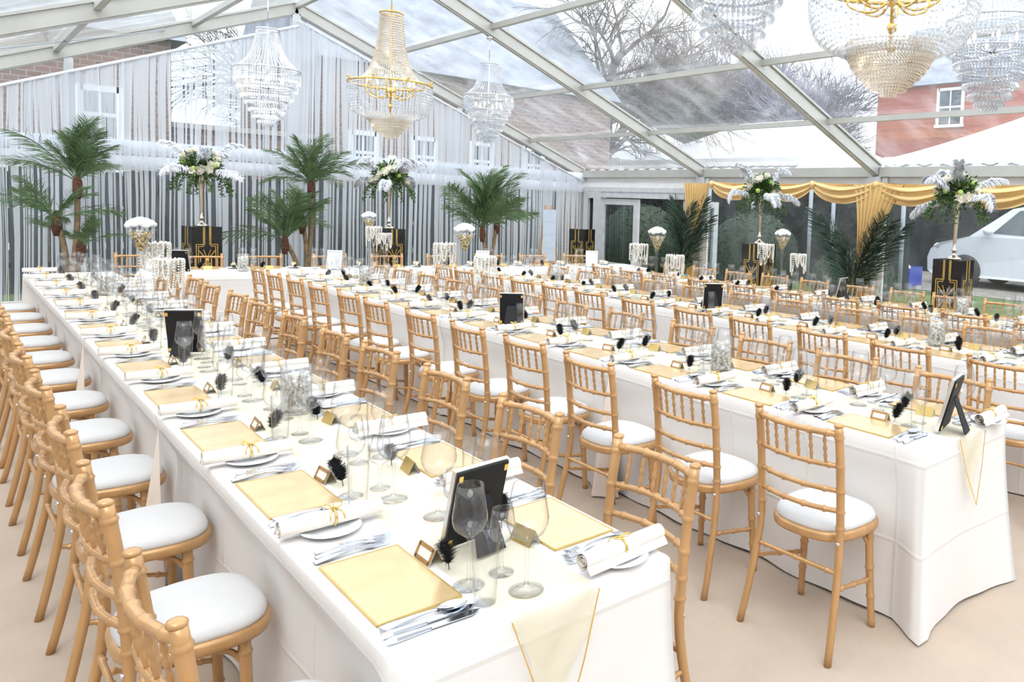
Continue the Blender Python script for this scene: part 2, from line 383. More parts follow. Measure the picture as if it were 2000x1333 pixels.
obj('curtain_rod', MB().tube([(-W+.1, -.13, ctop(-W+.1)), (-.001, -.13, ctop(-.001))], .025, 6).tube([(0, -.13, ctop(0)), (W-.1, -.13, ctop(W-.1))], .022, 6).mesh('curtain_rod', 'whiteband', True), cur)

# sliding door in the first bay of the drape wall
dr = struct('door_1')
def fr(n, y0, y1, z0, z1, m='alu', x0=-.05, x1=.05): return obj(n, MB().box(W+x0, W+x1, y0, y1, z0, z1).mesh(n, m), dr)
fr('door_post', -.22, -.12, 0, 1.938); fr('door_post', -.72, -.56, 0, 1.938); fr('door_post', -3.35, -3.22, 0, 1.938)
fr('door_header', -3.35, -.12, 1.94, 2.03); fr('door_header', -3.22, -.72, 1.82, 1.885, x0=-.07, x1=.04)
fr('door_header', -3.22, -.72, 1.885, 1.94, x0=-.03, x1=.03); fr('corner_fill', -.12, -.061, 0, 2.12, 'white_pvc', .0, .05); fr('corner_fill', -3.538, -3.35, 0, 2.12, 'white_pvc', .0, .05); fr('transom', -3.35, -.12, 2.03, 2.12, 'white_pvc', .0, .03)
fr('side_panel', -.558, -.462, 0, 1.936); fr('side_panel', -.278, -.222, 0, 1.936); fr('side_panel', -.46, -.28, 1.80, 1.936)
fr('side_pane', -.46, -.28, 0, 1.80, 'darkhedge', .01, .03)
lf = obj('sliding_leaf', None, dr)
for (y0, y1, z0, z1) in ((-.80, -.72, .03, 1.8), (-1.87, -1.74, .03, 1.8), (-1.74, -.80, 1.68, 1.8), (-1.74, -.80, .03, .14), (-1.74, -.80, .46, .50)):
    obj('leaf_rail', MB().box(W-.03, W+.03, y0, y1, z0, z1).mesh('leaf_rail', 'alu'), lf)
obj('pane', MB().box(W-.005, W+.005, -1.74, -.80, .14, 1.68).mesh('pane', 'pane'), lf)
l2 = obj('open_leaf', None, dr)
for (x0, x1, z0, z1) in ((W-.02, W+.1, .03, 1.8), (W+.75, W+.87, .03, 1.8), (W+.1, W+.75, 1.68, 1.8), (W+.1, W+.75, .03, .14)):
    obj('leaf_rail', MB().box(x0, x1, -3.20, -3.14, z0, z1).mesh('leaf_rail', 'alu'), l2)
obj('pane', MB().box(W+.1, W+.75, -3.175, -3.165, .14, 1.68).mesh('pane', 'pane'), l2)

# ------------------------------------------------------------------ gold drapes along the drape wall
XD = W-.14
def swag(y0, y1, drop, label):
    def fn(u, v):
        sag = (4*u*(1-u))**.75
        e = abs(2*u-1)
        top = 2.165-.05*sag; bot = 2.165-.10-drop*sag
        z = lerp(top, bot, v)
        fold = math.sin(v*5.2*math.pi+1.2*e)*(.028*sag+.006)
        return (XD-.03*sag-.02*math.sin(v*math.pi)*sag+fold, lerp(y0, y1, u)+.02*math.sin(v*9)*(1-e), z+.010*math.sin(v*31+u*5)*sag)
    o = obj('drape_swag', MB().grid(fn, 36, 40).mesh('drape_swag', 'satin', True)); tag(o, label, 'drape', 'gold satin swags')
    k = MB().ball((XD-.02, y0, 2.11), .05, 8, 6, 1.2); obj('knot', k.mesh('knot', 'satin', True), o)
ys = [-3.98, -5.08, -6.15, -7.28, -8.45, -9.65, -10.8]
for i in range(6):
    swag(ys[i], ys[i+1], (.24, .24, .25, .26, .27, .27)[i], f'gold satin swag under the valance, {ORD[i]} along from the glass door')
def drape(yc, tie_y, tie_z, wtop, wbot, label, ztop=2.12):
    def fn(u, v):
        z = lerp(ztop, .02, v)
        if z > tie_z:
            t = (ztop-z)/(ztop-tie_z); hw = lerp(wtop, .07, t**.8); c = lerp(yc, tie_y, t**1.3)
        else:
            t = (tie_z-z)/tie_z; hw = lerp(.07, wbot, t**.7); c = tie_y+.02*t
        g = (.07/hw)**.5
        return (XD-.03+.045*math.sin(u*9*2*math.pi)*(.35+.65*g)*.7, c+(u-.5)*2*hw, z)
    o = obj('drape_curtain', MB().grid(fn, 72, 30).mesh('drape_curtain', 'satin', True)); tag(o, label, 'drape', 'gold satin tied curtains')
    obj('tie_band', MB().tube([(XD-.03+.09*math.cos(a), tie_y+.085*math.sin(a), tie_z) for a in [2*math.pi*i/16 for i in range(17)]], .018, 6, False).mesh('tie_band', 'satin', True), o)
drape(-3.62, -3.50, .92, .33, .24, 'gold satin curtain tied back beside the open glass door')
drape(-7.32, -7.10, .98, .42, .22, 'gold satin curtain tied back between the two clear window bays')

# ------------------------------------------------------------------ tables
ZT = .762
def cloth(L, Wd, endA, endB, pn, pf, seed):
    """cloth draped to the floor over a table of length L (y) and width Wd (x)"""
    q = random.Random(seed); hx, hy = Wd/2, L/2; per = []
    def side(a, b, n, k):
        for i in range(n):
            t = i/n; per.append((lerp(a[0], b[0], t), lerp(a[1], b[1], t), n_[k], k, t))
    n_ = [(-1, 0), (0, 1), (1, 0), (0, -1)]
    nl, nw = max(12, int(L/.045)), max(8, int(Wd/.045))
    side((-hx, -hy), (-hx, hy), nl, 0); side((-hx, hy), (hx, hy), nw, 1); side((hx, hy), (hx, -hy), nl, 2); side((hx, -hy), (-hx, -hy), nw, 3)
    ph = [q.uniform(0, 6) for _ in range(6)]
    def off(p, dep):
        x, y, (nx, ny), k, t = p
        s_ = y if k in (0, 2) else x
        fold = (.011*math.sin(s_*7+ph[k])+.007*math.sin(s_*17+ph[4]+k))*dep**1.2
        edge = min(t, 1-t)*(L if k in (0, 2) else Wd)
        corner = math.exp(-(edge/.085)**2)
        end = endB if (k == 1 or (k in (0, 2) and y > 0)) else endA
        fl = .016*dep + .055*corner*dep**1.6*(1 if k in (0, 2) else (1 if end else 0))
        if k in (1, 3) and not (endB if k == 1 else endA): fl = 0; fold = 0
        push = (pn if k == 0 else pf if k == 2 else 0)*min(1, max(0, dep-.05)/.22)
        push *= 1 if not end else min(1, max(0, (edge-.03)/.11))
        d = fl+fold-push
        ax, ay = nx*d, ny*d
        if k in (1, 3):   # the end skirts follow the tucked sides
            pp = 0 if end else (pn if x < 0 else pf)*min(1, max(0, dep-.05)/.22)*max(0, abs(x)/hx)
            ax += pp if x < 0 else -pp
        if corner > .02 and k in (0, 2) and end:
            ay += math.copysign(.055*corner*dep**1.6, y)*.9
        if corner > .02 and k in (1, 3) and end:
            ax += math.copysign(.055*corner*dep**1.6, x)*.9
        return x+ax, y+ay
    rings = []
    for z, ins in ((ZT, .02), (ZT-.002, .006), (ZT-.010, .0005)):
        rings.append([(p[0]*(1-ins/hx), p[1]*(1-ins/hy), z) for p in per])
    for i in range(1, 13):
        dep = i/12
        rings.append([(*off(p, dep), lerp(ZT-.012, .012+.004*math.sin(p[0]*9+p[1]*11), dep)) for p in per])
    mb = MB(); mb.loft([r[::-1] for r in rings], False); mb.f = [f[::-1] for f in mb.f]; mb.f.append(tuple(range(len(per))))
    return mb
CLM = {}
def table(xc, y0, y1, Wd, endA, endB, pn, pf, label, seed, group, rz=0, yc=None):
    L = y1-y0-.006
    t = tag(obj('banquet_table', None, None, T(xc, (y0+y1)/2 if yc is None else yc, 0, rz)), label, 'table', group)
    obj('table_top', MB().box(-Wd/2+.03+max(0, pn*0), Wd/2-.03, -L/2+.03, L/2-.03, .71, .745).mesh('table_top', 'pine'), t)
    obj('tablecloth', cloth(L, Wd, endA, endB, pn, pf, seed).mesh('tablecloth', 'cloth', True), t)
ROWS = {   # x0, x1, segment ends, tuck of cloth by the chairs on the near and far side
    1: (-3.507, -2.762, [-11.91, -9.57, -7.49, -5.57, -3.06], .10, .19),
    2: (-1.376, -.627, [-11.90, -9.82, -7.78, -5.74, -4.20], .05, .33),
    3: (.545, 1.29, [-12.10, -10.05, -8.0, -5.95, -4.60], .02, .37),
    4: (2.22, 2.965, [-11.9, -9.9, -7.85, -5.8, -5.05], .17, .30),
}
SEGW = ['end', 'second', 'third', 'rear']
for r, (x0, x1, ends, pn, pf) in ROWS.items():
    for i in range(len(ends)-1):
        table((x0+x1)/2, ends[i], ends[i+1], x1-x0, i == 0, i == len(ends)-2, pn, pf,
              f'white-clothed banquet table in the {ORD[r-1]} long row, {ORD[i]} from the front', r*10+i, 'banquet tables in long rows')
HA = -R_(12); HU = Vector((math.cos(HA), math.sin(HA), 0)); HV = Vector((-math.sin(HA), math.cos(HA), 0)); H0 = Vector((-2.66, -3.52, 0))
def hp(a, b, z=0): p = H0+HU*a+HV*b; return Vector((p.x, p.y, z))
HEADW = .74
for i in range(3):
    c = hp(1.03+2.06*i, HEADW/2)
    t = tag(obj('head_table', None, None, Matrix.Translation(c) @ Matrix.Rotation(HA-math.pi/2, 4, 'Z')), f'white-clothed head table before the string curtain, {ORD[i]} from the palm corner', 'table', 'head tables along the curtain')
    obj('table_top', MB().box(-.34, .34, -1.0, 1.0, .71, .745).mesh('table_top', 'pine'), t)
    obj('tablecloth', cloth(2.04, HEADW, i == 0, i == 2, .18, .02, 77+i).mesh('tablecloth', 'cloth', True), t)

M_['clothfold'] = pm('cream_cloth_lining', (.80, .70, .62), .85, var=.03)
def pleat(x, y, w, out, label):
    def fn(u, v):
        a = (u-.5)*2; z = lerp(ZT-.03, .012, v); s_ = v**1.15
        return (x-.004-out*s_*(1-abs(a)**1.4)-.008*math.sin(u*14)*s_, y+a*w*s_+.012*v*math.sin(v*5), z)
    tag(obj('cloth_pleat', MB().grid(fn, 18, 14).mesh('cloth_pleat', 'clothfold', True)), label, 'tablecloth', 'loose folds of cloth at the table joints')
pleat(-3.507, -9.68, .12, .10, 'loose cream fold of tablecloth at the front joint of the first table row')
pleat(-3.507, -7.51, .11, .10, 'loose cream fold of tablecloth at the second joint of the first table row')
pleat(-1.376, -9.90, .11, .10, 'loose cream fold of tablecloth at the front joint of the second table row')

# organza runners
def runner(r, x0, x1, ya, yb, w):
    xc = (x0+x1)/2; mb = MB()
    mb.grid(lambda u, v: (xc+(u-.5)*w*(1+.03*math.sin(v*60)), lerp(ya, yb, v), ZT+.0015+.0012*math.sin(u*9+v*40)), 6, 60)
    tip = .30
    mb.grid(lambda u, v: (xc+(u-.5)*w*(1-v)*(1+.04*math.sin(v*30))+.01*math.sin(v*7), ya-.012-.02*v+.008*math.sin(u*8+v*9)*(1-v), ZT+.0015-tip*v), 8, 16)
    o = tag(obj('table_runner', mb.mesh('table_runner', 'organza', True)), f'sheer pale gold organza runner on the {ORD[r-1]} long table row', 'runner', 'organza runners')
    obj('stitched_hem', MB().tube([(xc-w/2, ya-.02, ZT), (xc-w/4-.01, ya-.035, ZT-tip/2), (xc+.006, ya-.05, ZT-tip)], .0018, 4).tube([(xc+w/2, ya-.02, ZT), (xc+w/4+.01, ya-.035, ZT-tip/2), (xc+.006, ya-.05, ZT-tip)], .0018, 4).mesh('stitched_hem', 'goldm'), o)
for r, (x0, x1, ends, pn, pf) in ROWS.items(): runner(r, x0, x1, ends[0]+.004, ends[-1]-.05, .24)

# ------------------------------------------------------------------ chairs
def knuck(z, zs, b, a=.0042):
    return b + sum(a*math.exp(-((z-k)/.0055)**2) for k in zs)
def turned(pts, base, ks, n=9, taper=None):
    """bamboo-turned stick: smooth path with raised rings at the fractions ks"""
    P = smooth_path(pts, 8); ln = [0]
    for i in range(1, len(P)): ln.append(ln[-1]+(P[i]-P[i-1]).length)
    tot = ln[-1]; ts = sorted(set([i/14 for i in range(15)] + [min(1, max(0, k+d/tot)) for k in ks for d in (-.012, -.006, 0, .006, .012)]))
    pp, rr = [], []
    for t in ts:
        s = t*tot; i = 0
        while i < len(ln)-2 and ln[i+1] < s: i += 1
        f = (s-ln[i])/max(1e-9, ln[i+1]-ln[i]); pp.append(P[i].lerp(P[i+1], f))
        b = base if taper is None else lerp(taper[0], taper[1], t)
        rr.append(knuck(s, [k*tot for k in ks], b))
    return pp, rr, n
def postx(z): return interp([0, .15, .33, .45, .6, .75, .9], [-.235, -.20, -.165, -.155, -.163, -.178, -.20], z)
def posty(z): return interp([0, .15, .33, .45, .9], [.215, .205, .195, .19, .19], z)
def chair_spec():
    parts = []
    for s in (-1, 1):
        p, r, n = turned([(postx(z), s*posty(z), z) for z in (0, .15, .33, .45, .6, .75, .895)], .0165, [.56, .63, .72, .83, .955], 10, (.0145, .0170))
        mb = MB().tube(p, r, n); mb.ball((postx(.9)-.001, s*.19, .901), .0195, 10, 6, .55)
        parts.append(('back_post', mb.mesh('back_post', 'wood', True), None,
                      [('bolt', MB().lathe([(0, .004), (.006, .004), (.008, 0), (.008, -.004)], 8).mesh('bolt', 'silver', True), Matrix.Translation((postx(.44)-.0165, s*.192, .44)) @ Matrix.Rotation(-math.pi/2, 4, 'Y'))]))
        p, r, n = turned([(.115, s*.155, .43), (.122, s*.163, .25), (.135, s*.178, 0)], .0165, [.12, .42, .70], 10, (.0175, .0145))
        parts.append(('front_leg', MB().tube(p, r, n).mesh('front_leg', 'wood', True)))
        p, r, n = turned([(.126, s*.167, .20), (-.182, s*.199, .27)], .009, [.15, .5, .85], 8)
        parts.append(('side_stretcher', MB().tube(p, r, n).mesh('side_stretcher', 'wood', True)))
        mb = MB().tube(smooth_path([(.122, s*.160, .33), (.085, s*.150, .385), (.03, s*.165, .415)], 5), .009, 7)
        parts.append(('seat_brace', mb.mesh('seat_brace', 'wood', True)))
    p, r, n = turned([(-.168, -.195, .325), (-.168, .195, .325)], .009, [.12, .5, .88], 8)
    parts.append(('rear_stretcher', MB().tube(p, r, n).mesh('rear_stretcher', 'wood', True)))
    def ring(sc, z, k=1.0):
        out = []
        for i in range(28):
            a = 2*math.pi*i/28; c, s_ = math.cos(a), math.sin(a)
            ex = .72; x = math.copysign(abs(c)**ex, c); y = math.copysign(abs(s_)**ex, s_)
            out.append((.018+.194*sc*x, (.196+.016*x)*sc*y, z))
        return out
    parts.append(('seat_frame', MB().loft([ring(.93, .416), ring(.985, .420), ring(1, .430), ring(1, .446), ring(.975, .455), ring(.90, .457)]).mesh('seat_frame', 'wood', True)))
    parts.append(('cushion', MB().loft([ring(.915, .452), ring(.945, .460), ring(.945, .470), ring(.90, .484), ring(.78, .493), ring(.5, .499), ring(.2, .501)]).mesh('cushion', 'cushion', True)))
    bow = lambda z, y: postx(z) - .040*(1-(y/.19)**2)
    for nm, z, b, ks in (('top_rail', .868, .0125, [.1, .3, .5, .7, .9]), ('back_rail', .742, .0105, [.1, .3, .5, .7, .9]), ('back_rail', .645, .0105, [.15, .38, .62, .85]), ('back_rail', .565, .0105, [.15, .38, .62, .85])):
        p, r, n = turned([(bow(z, y), y, z) for y in (-.186, -.12, -.05, .05, .12, .186)], b, ks, 8)
        parts.append((nm, MB().tube(p, r, n).mesh(nm, 'wood', True)))
    for i in range(6):
        y = -.1375+.055*i
        pts = [(lerp(bow(.742, y), bow(.868, y), t), y, lerp(.748, .862, t)) for t in [j/12 for j in range(13)]]
        rr = [.0052+.0042*(math.exp(-((t-.22)/.05)**2)+math.exp(-((t-.5)/.06)**2)+math.exp(-((t-.78)/.05)**2)) for t in [j/12 for j in range(13)]]
        parts.append(('spindle', MB().tube(pts, rr, 7).mesh('spindle', 'wood', True)))
    return (None, parts)
CHAIR = chair_spec()
CH = {
    (1, 0): (-3.65, [-11.55+.735*i for i in range(12)]),
    (1, 1): (-2.70, [-11.54, -10.83, -10.12, -9.40, -8.78, -8.04, -7.33, -6.74, -6.05, -5.40, -4.75, -4.15]),
    (2, 0): (-1.575, [-11.56, -10.92, -10.23, -9.59, -8.96, -8.28, -7.57, -7.01, -6.33, -5.73, -5.14, -4.55]),
    (2, 1): (-.70, [-11.57, -10.93, -10.34, -9.70, -8.97, -8.31, -7.66, -7.02, -6.40, -5.78, -5.16, -4.60]),
    (3, 0): (.28, [-11.56, -10.92, -10.33, -9.69, -9.10, -8.43, -7.74, -7.18, -6.62, -6.02, -5.42, -4.90]),
    (3, 1): (1.16, [-11.50, -10.92, -10.38, -9.78, -9.10, -8.50, -7.86, -7.22, -6.62, -6.02, -5.42]),
    (4, 0): (2.14, [-11.06, -10.43, -9.80, -9.19, -8.56, -7.94, -7.32, -6.72, -6.12, -5.55]),
    (4, 1): (2.945, [-10.85, -10.27, -9.72, -9.22, -8.62, -8.02, -7.42, -6.82, -6.22, -5.62]),
}
SIDE = ('near side', 'far side')
for (r, s), (xo, yl) in CH.items():
    for i, y in enumerate(yl):
        dx = rnd.uniform(-.012, .012); a = rnd.uniform(-.035, .035) + (math.pi if s else 0)
        make(CHAIR, 'banquet_chair', f'gold bamboo-turned chair, {SIDE[s]} of the {ORD[r-1]} table row, {ORD[i]} from the front', 'chair', 'gold banquet chairs', T(xo+dx, y, 0, a))
HCH = [-.05, .62, 1.25, 2.0, 2.7, 3.42, 4.1, 4.75, 5.45]
for i, a in enumerate(HCH):
    p = hp(a, HEADW+.07+(.20 if i == 0 else 0)); make(CHAIR, 'banquet_chair', f'gold chair behind the head table, {ORD[i]} from the palm corner', 'chair', 'gold banquet chairs', T(p.x, p.y, 0, HA-math.pi/2+rnd.uniform(-.05, .05)))

# ------------------------------------------------------------------ tableware
def bowlglass(h, rb, rr, hb, rf, stem=.0042):
    z0 = h-hb
    pr = [(0, .003), (rf*.98, .0015), (rf, .003), (rf*.6, .006), (stem*1.6, .012), (stem, .03), (stem, z0-.02), (stem*1.5, z0-.006), (rb*.45, z0+.004), (rb*.8, z0+hb*.12), (rb*.97, z0+hb*.27), (rb, z0+hb*.38), (lerp(rb, rr, .5), z0+hb*.68), (rr, h), (rr-.0015, h)]
    return MB().lathe(pr, 20).mesh('glass', 'glass', True)
G_BIG = bowlglass(.262, .050, .037, .135, .042); G_MED = bowlglass(.250, .042, .031, .125, .038); G_SML = bowlglass(.165, .034, .026, .085, .031)
G_TUM = MB().lathe([(0, .004), (.022, .002), (.026, .004), (.0295, .10), (.032, .185), (.0312, .1855)], 18).mesh('glass', 'glass', True)
def fork_mesh():
    mb = MB(); L = .195
    prof = [(0, .009), (.03, .011), (.06, .007), (.10, .004), (.125, .006), (.14, .0115), (.15, .012)]
    for i in range(len(prof)-1):
        (a, w0), (b, w1) = prof[i], prof[i+1]; z0 = .004+.012*math.sin(a/.15*3.0)*.5; z1 = .004+.012*math.sin(b/.15*3.0)*.5
        mb.add([(a, -w0, z0), (a, w0, z0), (b, w1, z1), (b, -w1, z1), (a, -w0, z0+.0022), (a, w0, z0+.0022), (b, w1, z1+.0022), (b, -w1, z1+.0022)], [(0, 1, 2, 3), (7, 6, 5, 4), (0, 3, 7, 4), (1, 5, 6, 2)])
    for k in range(4):
        y = -.0095+k*.0063; mb.bar((.149, y, .0058), (.178, y*.95, .004), .0028, .0022); mb.bar((.178, y*.95, .004), (L, y*.9, .0085), .0024, .002)
    return mb.mesh('fork', 'silver')
def knife_mesh():
    mb = MB(); mb.tube([(0, 0, .006), (.02, 0, .007), (.06, 0, .006), (.095, 0, .005)], [.006, .009, .007, .006], 8, True, .6)
    mb.add([(.095, -.006, .004), (.19, -.010, .004), (.213, .004, .004), (.20, .009, .004), (.095, .007, .004), (.095, -.006, .0065), (.19, -.010, .0055), (.213, .004, .005), (.20, .009, .006), (.095, .007, .0065)],
           [(4, 3, 2, 1, 0), (5, 6, 7, 8, 9), (0, 1, 6, 5), (1, 2, 7, 6), (2, 3, 8, 7), (3, 4, 9, 8)])
    return mb.mesh('knife', 'silver', False)
def spoon_mesh():
    mb = MB(); mb.tube([(0, 0, .006), (.02, 0, .007), (.08, 0, .012), (.115, 0, .012), (.13, 0, .009)], [.009, .010, .005, .0035, .005], 8, True, .4)
    mb.grid(lambda u, v: (.128+.066*u, (v-.5)*2*.021*math.sin(math.pi*min(.999, .06+.9*u))**.6, .011-.009*(1-(2*v-1)**2)*math.sin(math.pi*u)**.7), 8, 6)
    return mb.mesh('spoon', 'silver', True)
FORK, KNIFE, SPOON = fork_mesh(), knife_mesh(), spoon_mesh()
PLATE = MB().lathe([(0, .003), (.045, .003), (.05, .004), (.078, .013), (.080, .015), (.078, .0165), (.05, .0075), (.045, .006), (0, .006)], 24).mesh('plate', 'china', True)
def mat_spec(w):
    o = MB().box(0, .195, -w/2, w/2, 0, .005).mesh('placemat', 'mat')
    e = MB()
    for a, b in (((0, -w/2, .0025), (0, w/2, .0025)), ((.195, -w/2, .0025), (.195, w/2, .0025)), ((0, -w/2, .0025), (.195, -w/2, .0025)), ((0, w/2, .0025), (.195, w/2, .0025))): e.bar(a, b, .004, .0065)
    return (o, [('edge', e.mesh('edge', 'matedge'))])
MATS = {}
def napkin_spec():
    mb = MB(); n = 18
    for side in (0, 1): pass
    body = MB().tube([(0, 0, 0), (.27, 0, 0)], .0215, 16, False)
    sps = []
    for x in (.0, .27):
        sp = MB(); sps.append(('rolled_end', sp))
        pts = [(x, (.004+.0175*i/30)*math.cos(i/30*4*math.pi), (.004+.0175*i/30)*math.sin(i/30*4*math.pi)) for i in range(31)]
        for i in range(30):
            a, b = pts[i], pts[i+1]; d = .03 if x == 0 else -.03
            sp.add([a, b, (b[0]+d, b[1], b[2]), (a[0]+d, a[1], a[2])], [(0, 1, 2, 3)])
    fl = MB().add([(0, .021, -.006), (.27, .021, -.006), (.27, .034, -.0225), (0, .034, -.0225), (0, .020, -.0085), (.27, .020, -.0085), (.27, .034, -.0245), (0, .034, -.0245)], [(0, 1, 2, 3), (7, 6, 5, 4), (0, 4, 5, 1), (3, 2, 6, 7)])
    ringm = MB().tube([(.14, .0232*math.cos(a), .0232*math.sin(a)) for a in [2*math.pi*i/14 for i in range(15)]], .0035, 5, False)
    bow = MB()
    for s in (-1, 1):
        bow.tube(smooth_path([(.14, 0, .025), (.14+s*.012, .018, .032), (.14+s*.026, .006, .030), (.14+s*.012, -.006, .027), (.14, 0, .025)], 3), .0025, 4, False, .4)
        bow.tube([(.14, 0, .026), (.14+s*.016, -.024, .020), (.14+s*.02, -.034, .0)], .002, 4)
    return (body.mesh('napkin', 'napkin', True), [(n_, m_.mesh(n_, 'napkin', True)) for n_, m_ in sps]+[('folded_flap', fl.mesh('folded_flap', 'napkin')), ('ring', ringm.mesh('ring', 'goldm', True)), ('ribbon', bow.mesh('ribbon', 'goldm', True))])
NAPKIN = napkin_spec()
def card_spec():
    c = MB(); w, h, d = .042, .042, .020
    c.add([(-d, -w, 0), (-d, w, 0), (0, w, h), (0, -w, h), (-d+.001, -w, 0), (-d+.001, w, 0), (.0008, w, h-.001), (.0008, -w, h-.001)], [(0, 3, 2, 1), (4, 5, 6, 7)])
    c2 = MB().add([(d, -w, 0), (d, w, 0), (0, w, h), (0, -w, h), (d-.001, -w, 0), (d-.001, w, 0), (-.0008, w, h-.001), (-.0008, -w, h-.001)], [(0, 1, 2, 3), (7, 6, 5, 4)])
    def fp(y, t): return Vector((-d+d*t-.0012, y, h*t+.0005))
    b = MB()
    for a, e in ((fp(-w*.85, .15), fp(w*.85, .15)), (fp(-w*.85, .85), fp(w*.85, .85)), (fp(-w*.85, .08), fp(-w*.85, .92)), (fp(w*.85, .08), fp(w*.85, .92))): b.bar(a, e, .010, .0008, up=(-h, 0, d))
    return (c.mesh('place_card', 'card'), [('back_leaf', c2.mesh('back_leaf', 'matedge')), ('printed_border', b.mesh('printed_border', 'bronze'))])
CARD = card_spec()
def feather_spec(seed):
    q = random.Random(seed); quill = smooth_path([(0, 0, 0), (.004, .002, .025), (.012, .008, .055), (.030, .016, .082)], 5); n = len(quill)
    mb = MB().tube(quill, .0012, 4); bb = MB()
    bb.tube(quill[4:], [.002+.0075*math.sin(math.pi*(k+.6)/(n-3.4))**.8 for k in range(n-4)], 8)
    for i in range(1000):
        k = q.uniform(4, n-1.01); p = quill[int(k)].lerp(quill[int(k)+1], k % 1); tan = (quill[int(k)+1]-quill[int(k)]).normalized()
        side = tan.orthogonal().normalized(); side.rotate(Matrix.Rotation(q.uniform(0, 6.283), 3, tan)); d = (side+tan*q.uniform(0, .9)).normalized()
        l = q.uniform(.7, 1.25)*(.012+.018*math.sin(math.pi*(k-3)/(n-3))**.7); w = d.orthogonal().normalized()*.0013
        bb.add([p-w, p+w, p+d*l], [(0, 1, 2)])
    return (mb.mesh('feather', 'black'), [('barbs', bb.mesh('barbs', 'black'))])
FEATH = [feather_spec(3), feather_spec(5)]

OCC = [(-3.135, -11.53, .10), (-3.15, -8.37, .09), (-1.05, -11.8, .09), (-1.12, -8.43, .09), (.85, -8.59, .09), (2.58, -8.77, .09)]   # frames
JARS = [(-3.07, -9.92, 'glass cylinder of pearls on the first table row'), (-.97, -10.40, 'glass cylinder of pearls on the second table row near its front'), (.94, -10.72, 'glass cylinder of pearls on the third table row'), (-1.0, -5.4, 'glass cylinder of pearls towards the rear of the second table row'), (-3.12, -5.3, 'glass cylinder of pearls towards the rear of the first table row'), (2.60, -10.1, 'glass cylinder of pearls on the fourth table row'), (.92, -6.0, 'glass cylinder of pearls towards the rear of the third table row')]
MARTS = [(-3.15, -7.06, 'the first table row', ((0, 0), (.10, .13), (.12, -.19))), (-.98, -7.42, 'the second table row', ((0, 0), (-.08, .19), (.10, -.17))), (.92, -7.72, 'the third table row', ((0, 0), (-.08, .18), (.10, -.16))), (2.60, -7.95, 'the fourth table row', ((0, 0), (-.08, .17), (.08, -.17))), (*hp(2.35, .28)[:2], 'the head table', ((0, 0), (-.02, -.19), (.20, .03)))]
OCC += [(x, y, .063) for x, y, _ in JARS] + [(x+a, y+b, .095) for x, y, _, dd in MARTS for a, b in dd] + [(-1.0, -11.86, .06), (*hp(1.0, .22)[:2], .063)]
def free_spot(p, r):
    for rad in (0, .012, .024, .036, .05, .065, .08, .1, .12, .14, .16):
        for k in range(1 if rad == 0 else 14):
            a = k*2*math.pi/14; x, y = p.x+rad*math.cos(a), p.y+rad*math.sin(a)
            if all((x-ox)**2+(y-oy)**2 > (r+orr+.003)**2 for ox, oy, orr in OCC if abs(x-ox) < .2 and abs(y-oy) < .2):
                OCC.append((x, y, r)); return Vector((x-p.x, y-p.y, 0))
    OCC.append((p.x, p.y, r)); return Vector((0, 0, 0))
def setting(mw, where, sc, detail, hero=False):
    """one place laid at a table: local x points to the table centre, local y to the diner's left"""
    def at(x, y, z=0, rz=0): return mw @ T(x, y, z+.001, rz)
    w = .35 if sc > .97 else .31
    if w not in MATS: MATS[w] = mat_spec(w)
    j = lambda a: rnd.uniform(-a, a)
    make(MATS[w], 'gold_placemat', f'gold lacquer placemat, {where}', 'placemat', 'gold placemats', at(.027, 0))
    vn = .378*sc if sc > .97 else .30
    pl = tag(obj('side_plate', PLATE, None, at(.125, vn)), f'white side plate, {where}', 'plate', 'side plates')
    make(NAPKIN, 'rolled_napkin', f'rolled ivory napkin with gold ring, {where}', 'napkin', 'rolled napkins', at(-.012+j(.01), vn+.004, .0385, j(.05)))
    if detail:
        for k in range(3): tag(obj('fork', FORK, None, at(.025+.012*k+j(.006), w/2+.028+.026*k, 0, j(.04))), f'steel fork {("beside the mat", "in the middle", "beside the plate")[k]}, {where}', 'fork', 'forks')
        tag(obj('spoon', SPOON, None, at(.02+j(.006), -w/2-.026, 0, j(.05))), f'steel spoon, {where}', 'spoon', 'spoons')
        for k in range(2): tag(obj('knife', KNIFE, None, at(.012+j(.006), -w/2-.052-.027*k, 0, j(.03))), f'steel knife, {("inner", "outer")[k]} one, {where}', 'knife', 'knives')
    make(CARD, 'place_card', f'folded place card with bronze border, {where}', 'place card', 'place cards', at(.25, .035+j(.02), 0, j(.15)))
    m_ = at(.275, -.045+j(.012), .0, rnd.uniform(0, 6.28)); m_ = Matrix.Translation(free_spot(m_.translation, .028)) @ m_
    make(FEATH[rnd.randrange(2)], 'black_feather', f'black feather, {where}', 'feather', 'black feathers', m_)
    for nm, me, lab, x, y, rad in (('wine_glass', G_BIG, 'large wine glass', .350, -.245, .050), ('wine_glass', G_MED, 'tapered wine glass', .262, -.140, .042), ('wine_glass', G_SML, 'short-stemmed glass', .352, -.130, .034), ('tumbler', G_TUM, 'straight water glass', .250, -.230, .033)):
        m_ = at(x+j(.003), y+j(.003)); m_ = Matrix.Translation(free_spot(m_.translation, rad)) @ m_
        tag(obj(nm, me, None, m_), f'{lab}, {where}', 'glass', lab+'es')
for (r, s), (xo, yl) in CH.items():
    x0, x1 = ROWS[r][:2]; n = len(yl)
    for i, y in enumerate(yl):
        pitch = (yl[-1]-yl[0])/(n-1)
        det = (r == 1) or (r == 2 and y < -5.5) or (r == 3 and y < -7.5) or (r == 4 and y < -9)
        yy = y-.03 if (r, s) == (1, 0) else y
        setting(T(x1 if s else x0, yy, ZT, math.pi if s else 0), f'{ORD[i]} place from front, {SIDE[s]} of {ORD[r-1]} row', pitch/.735, det)
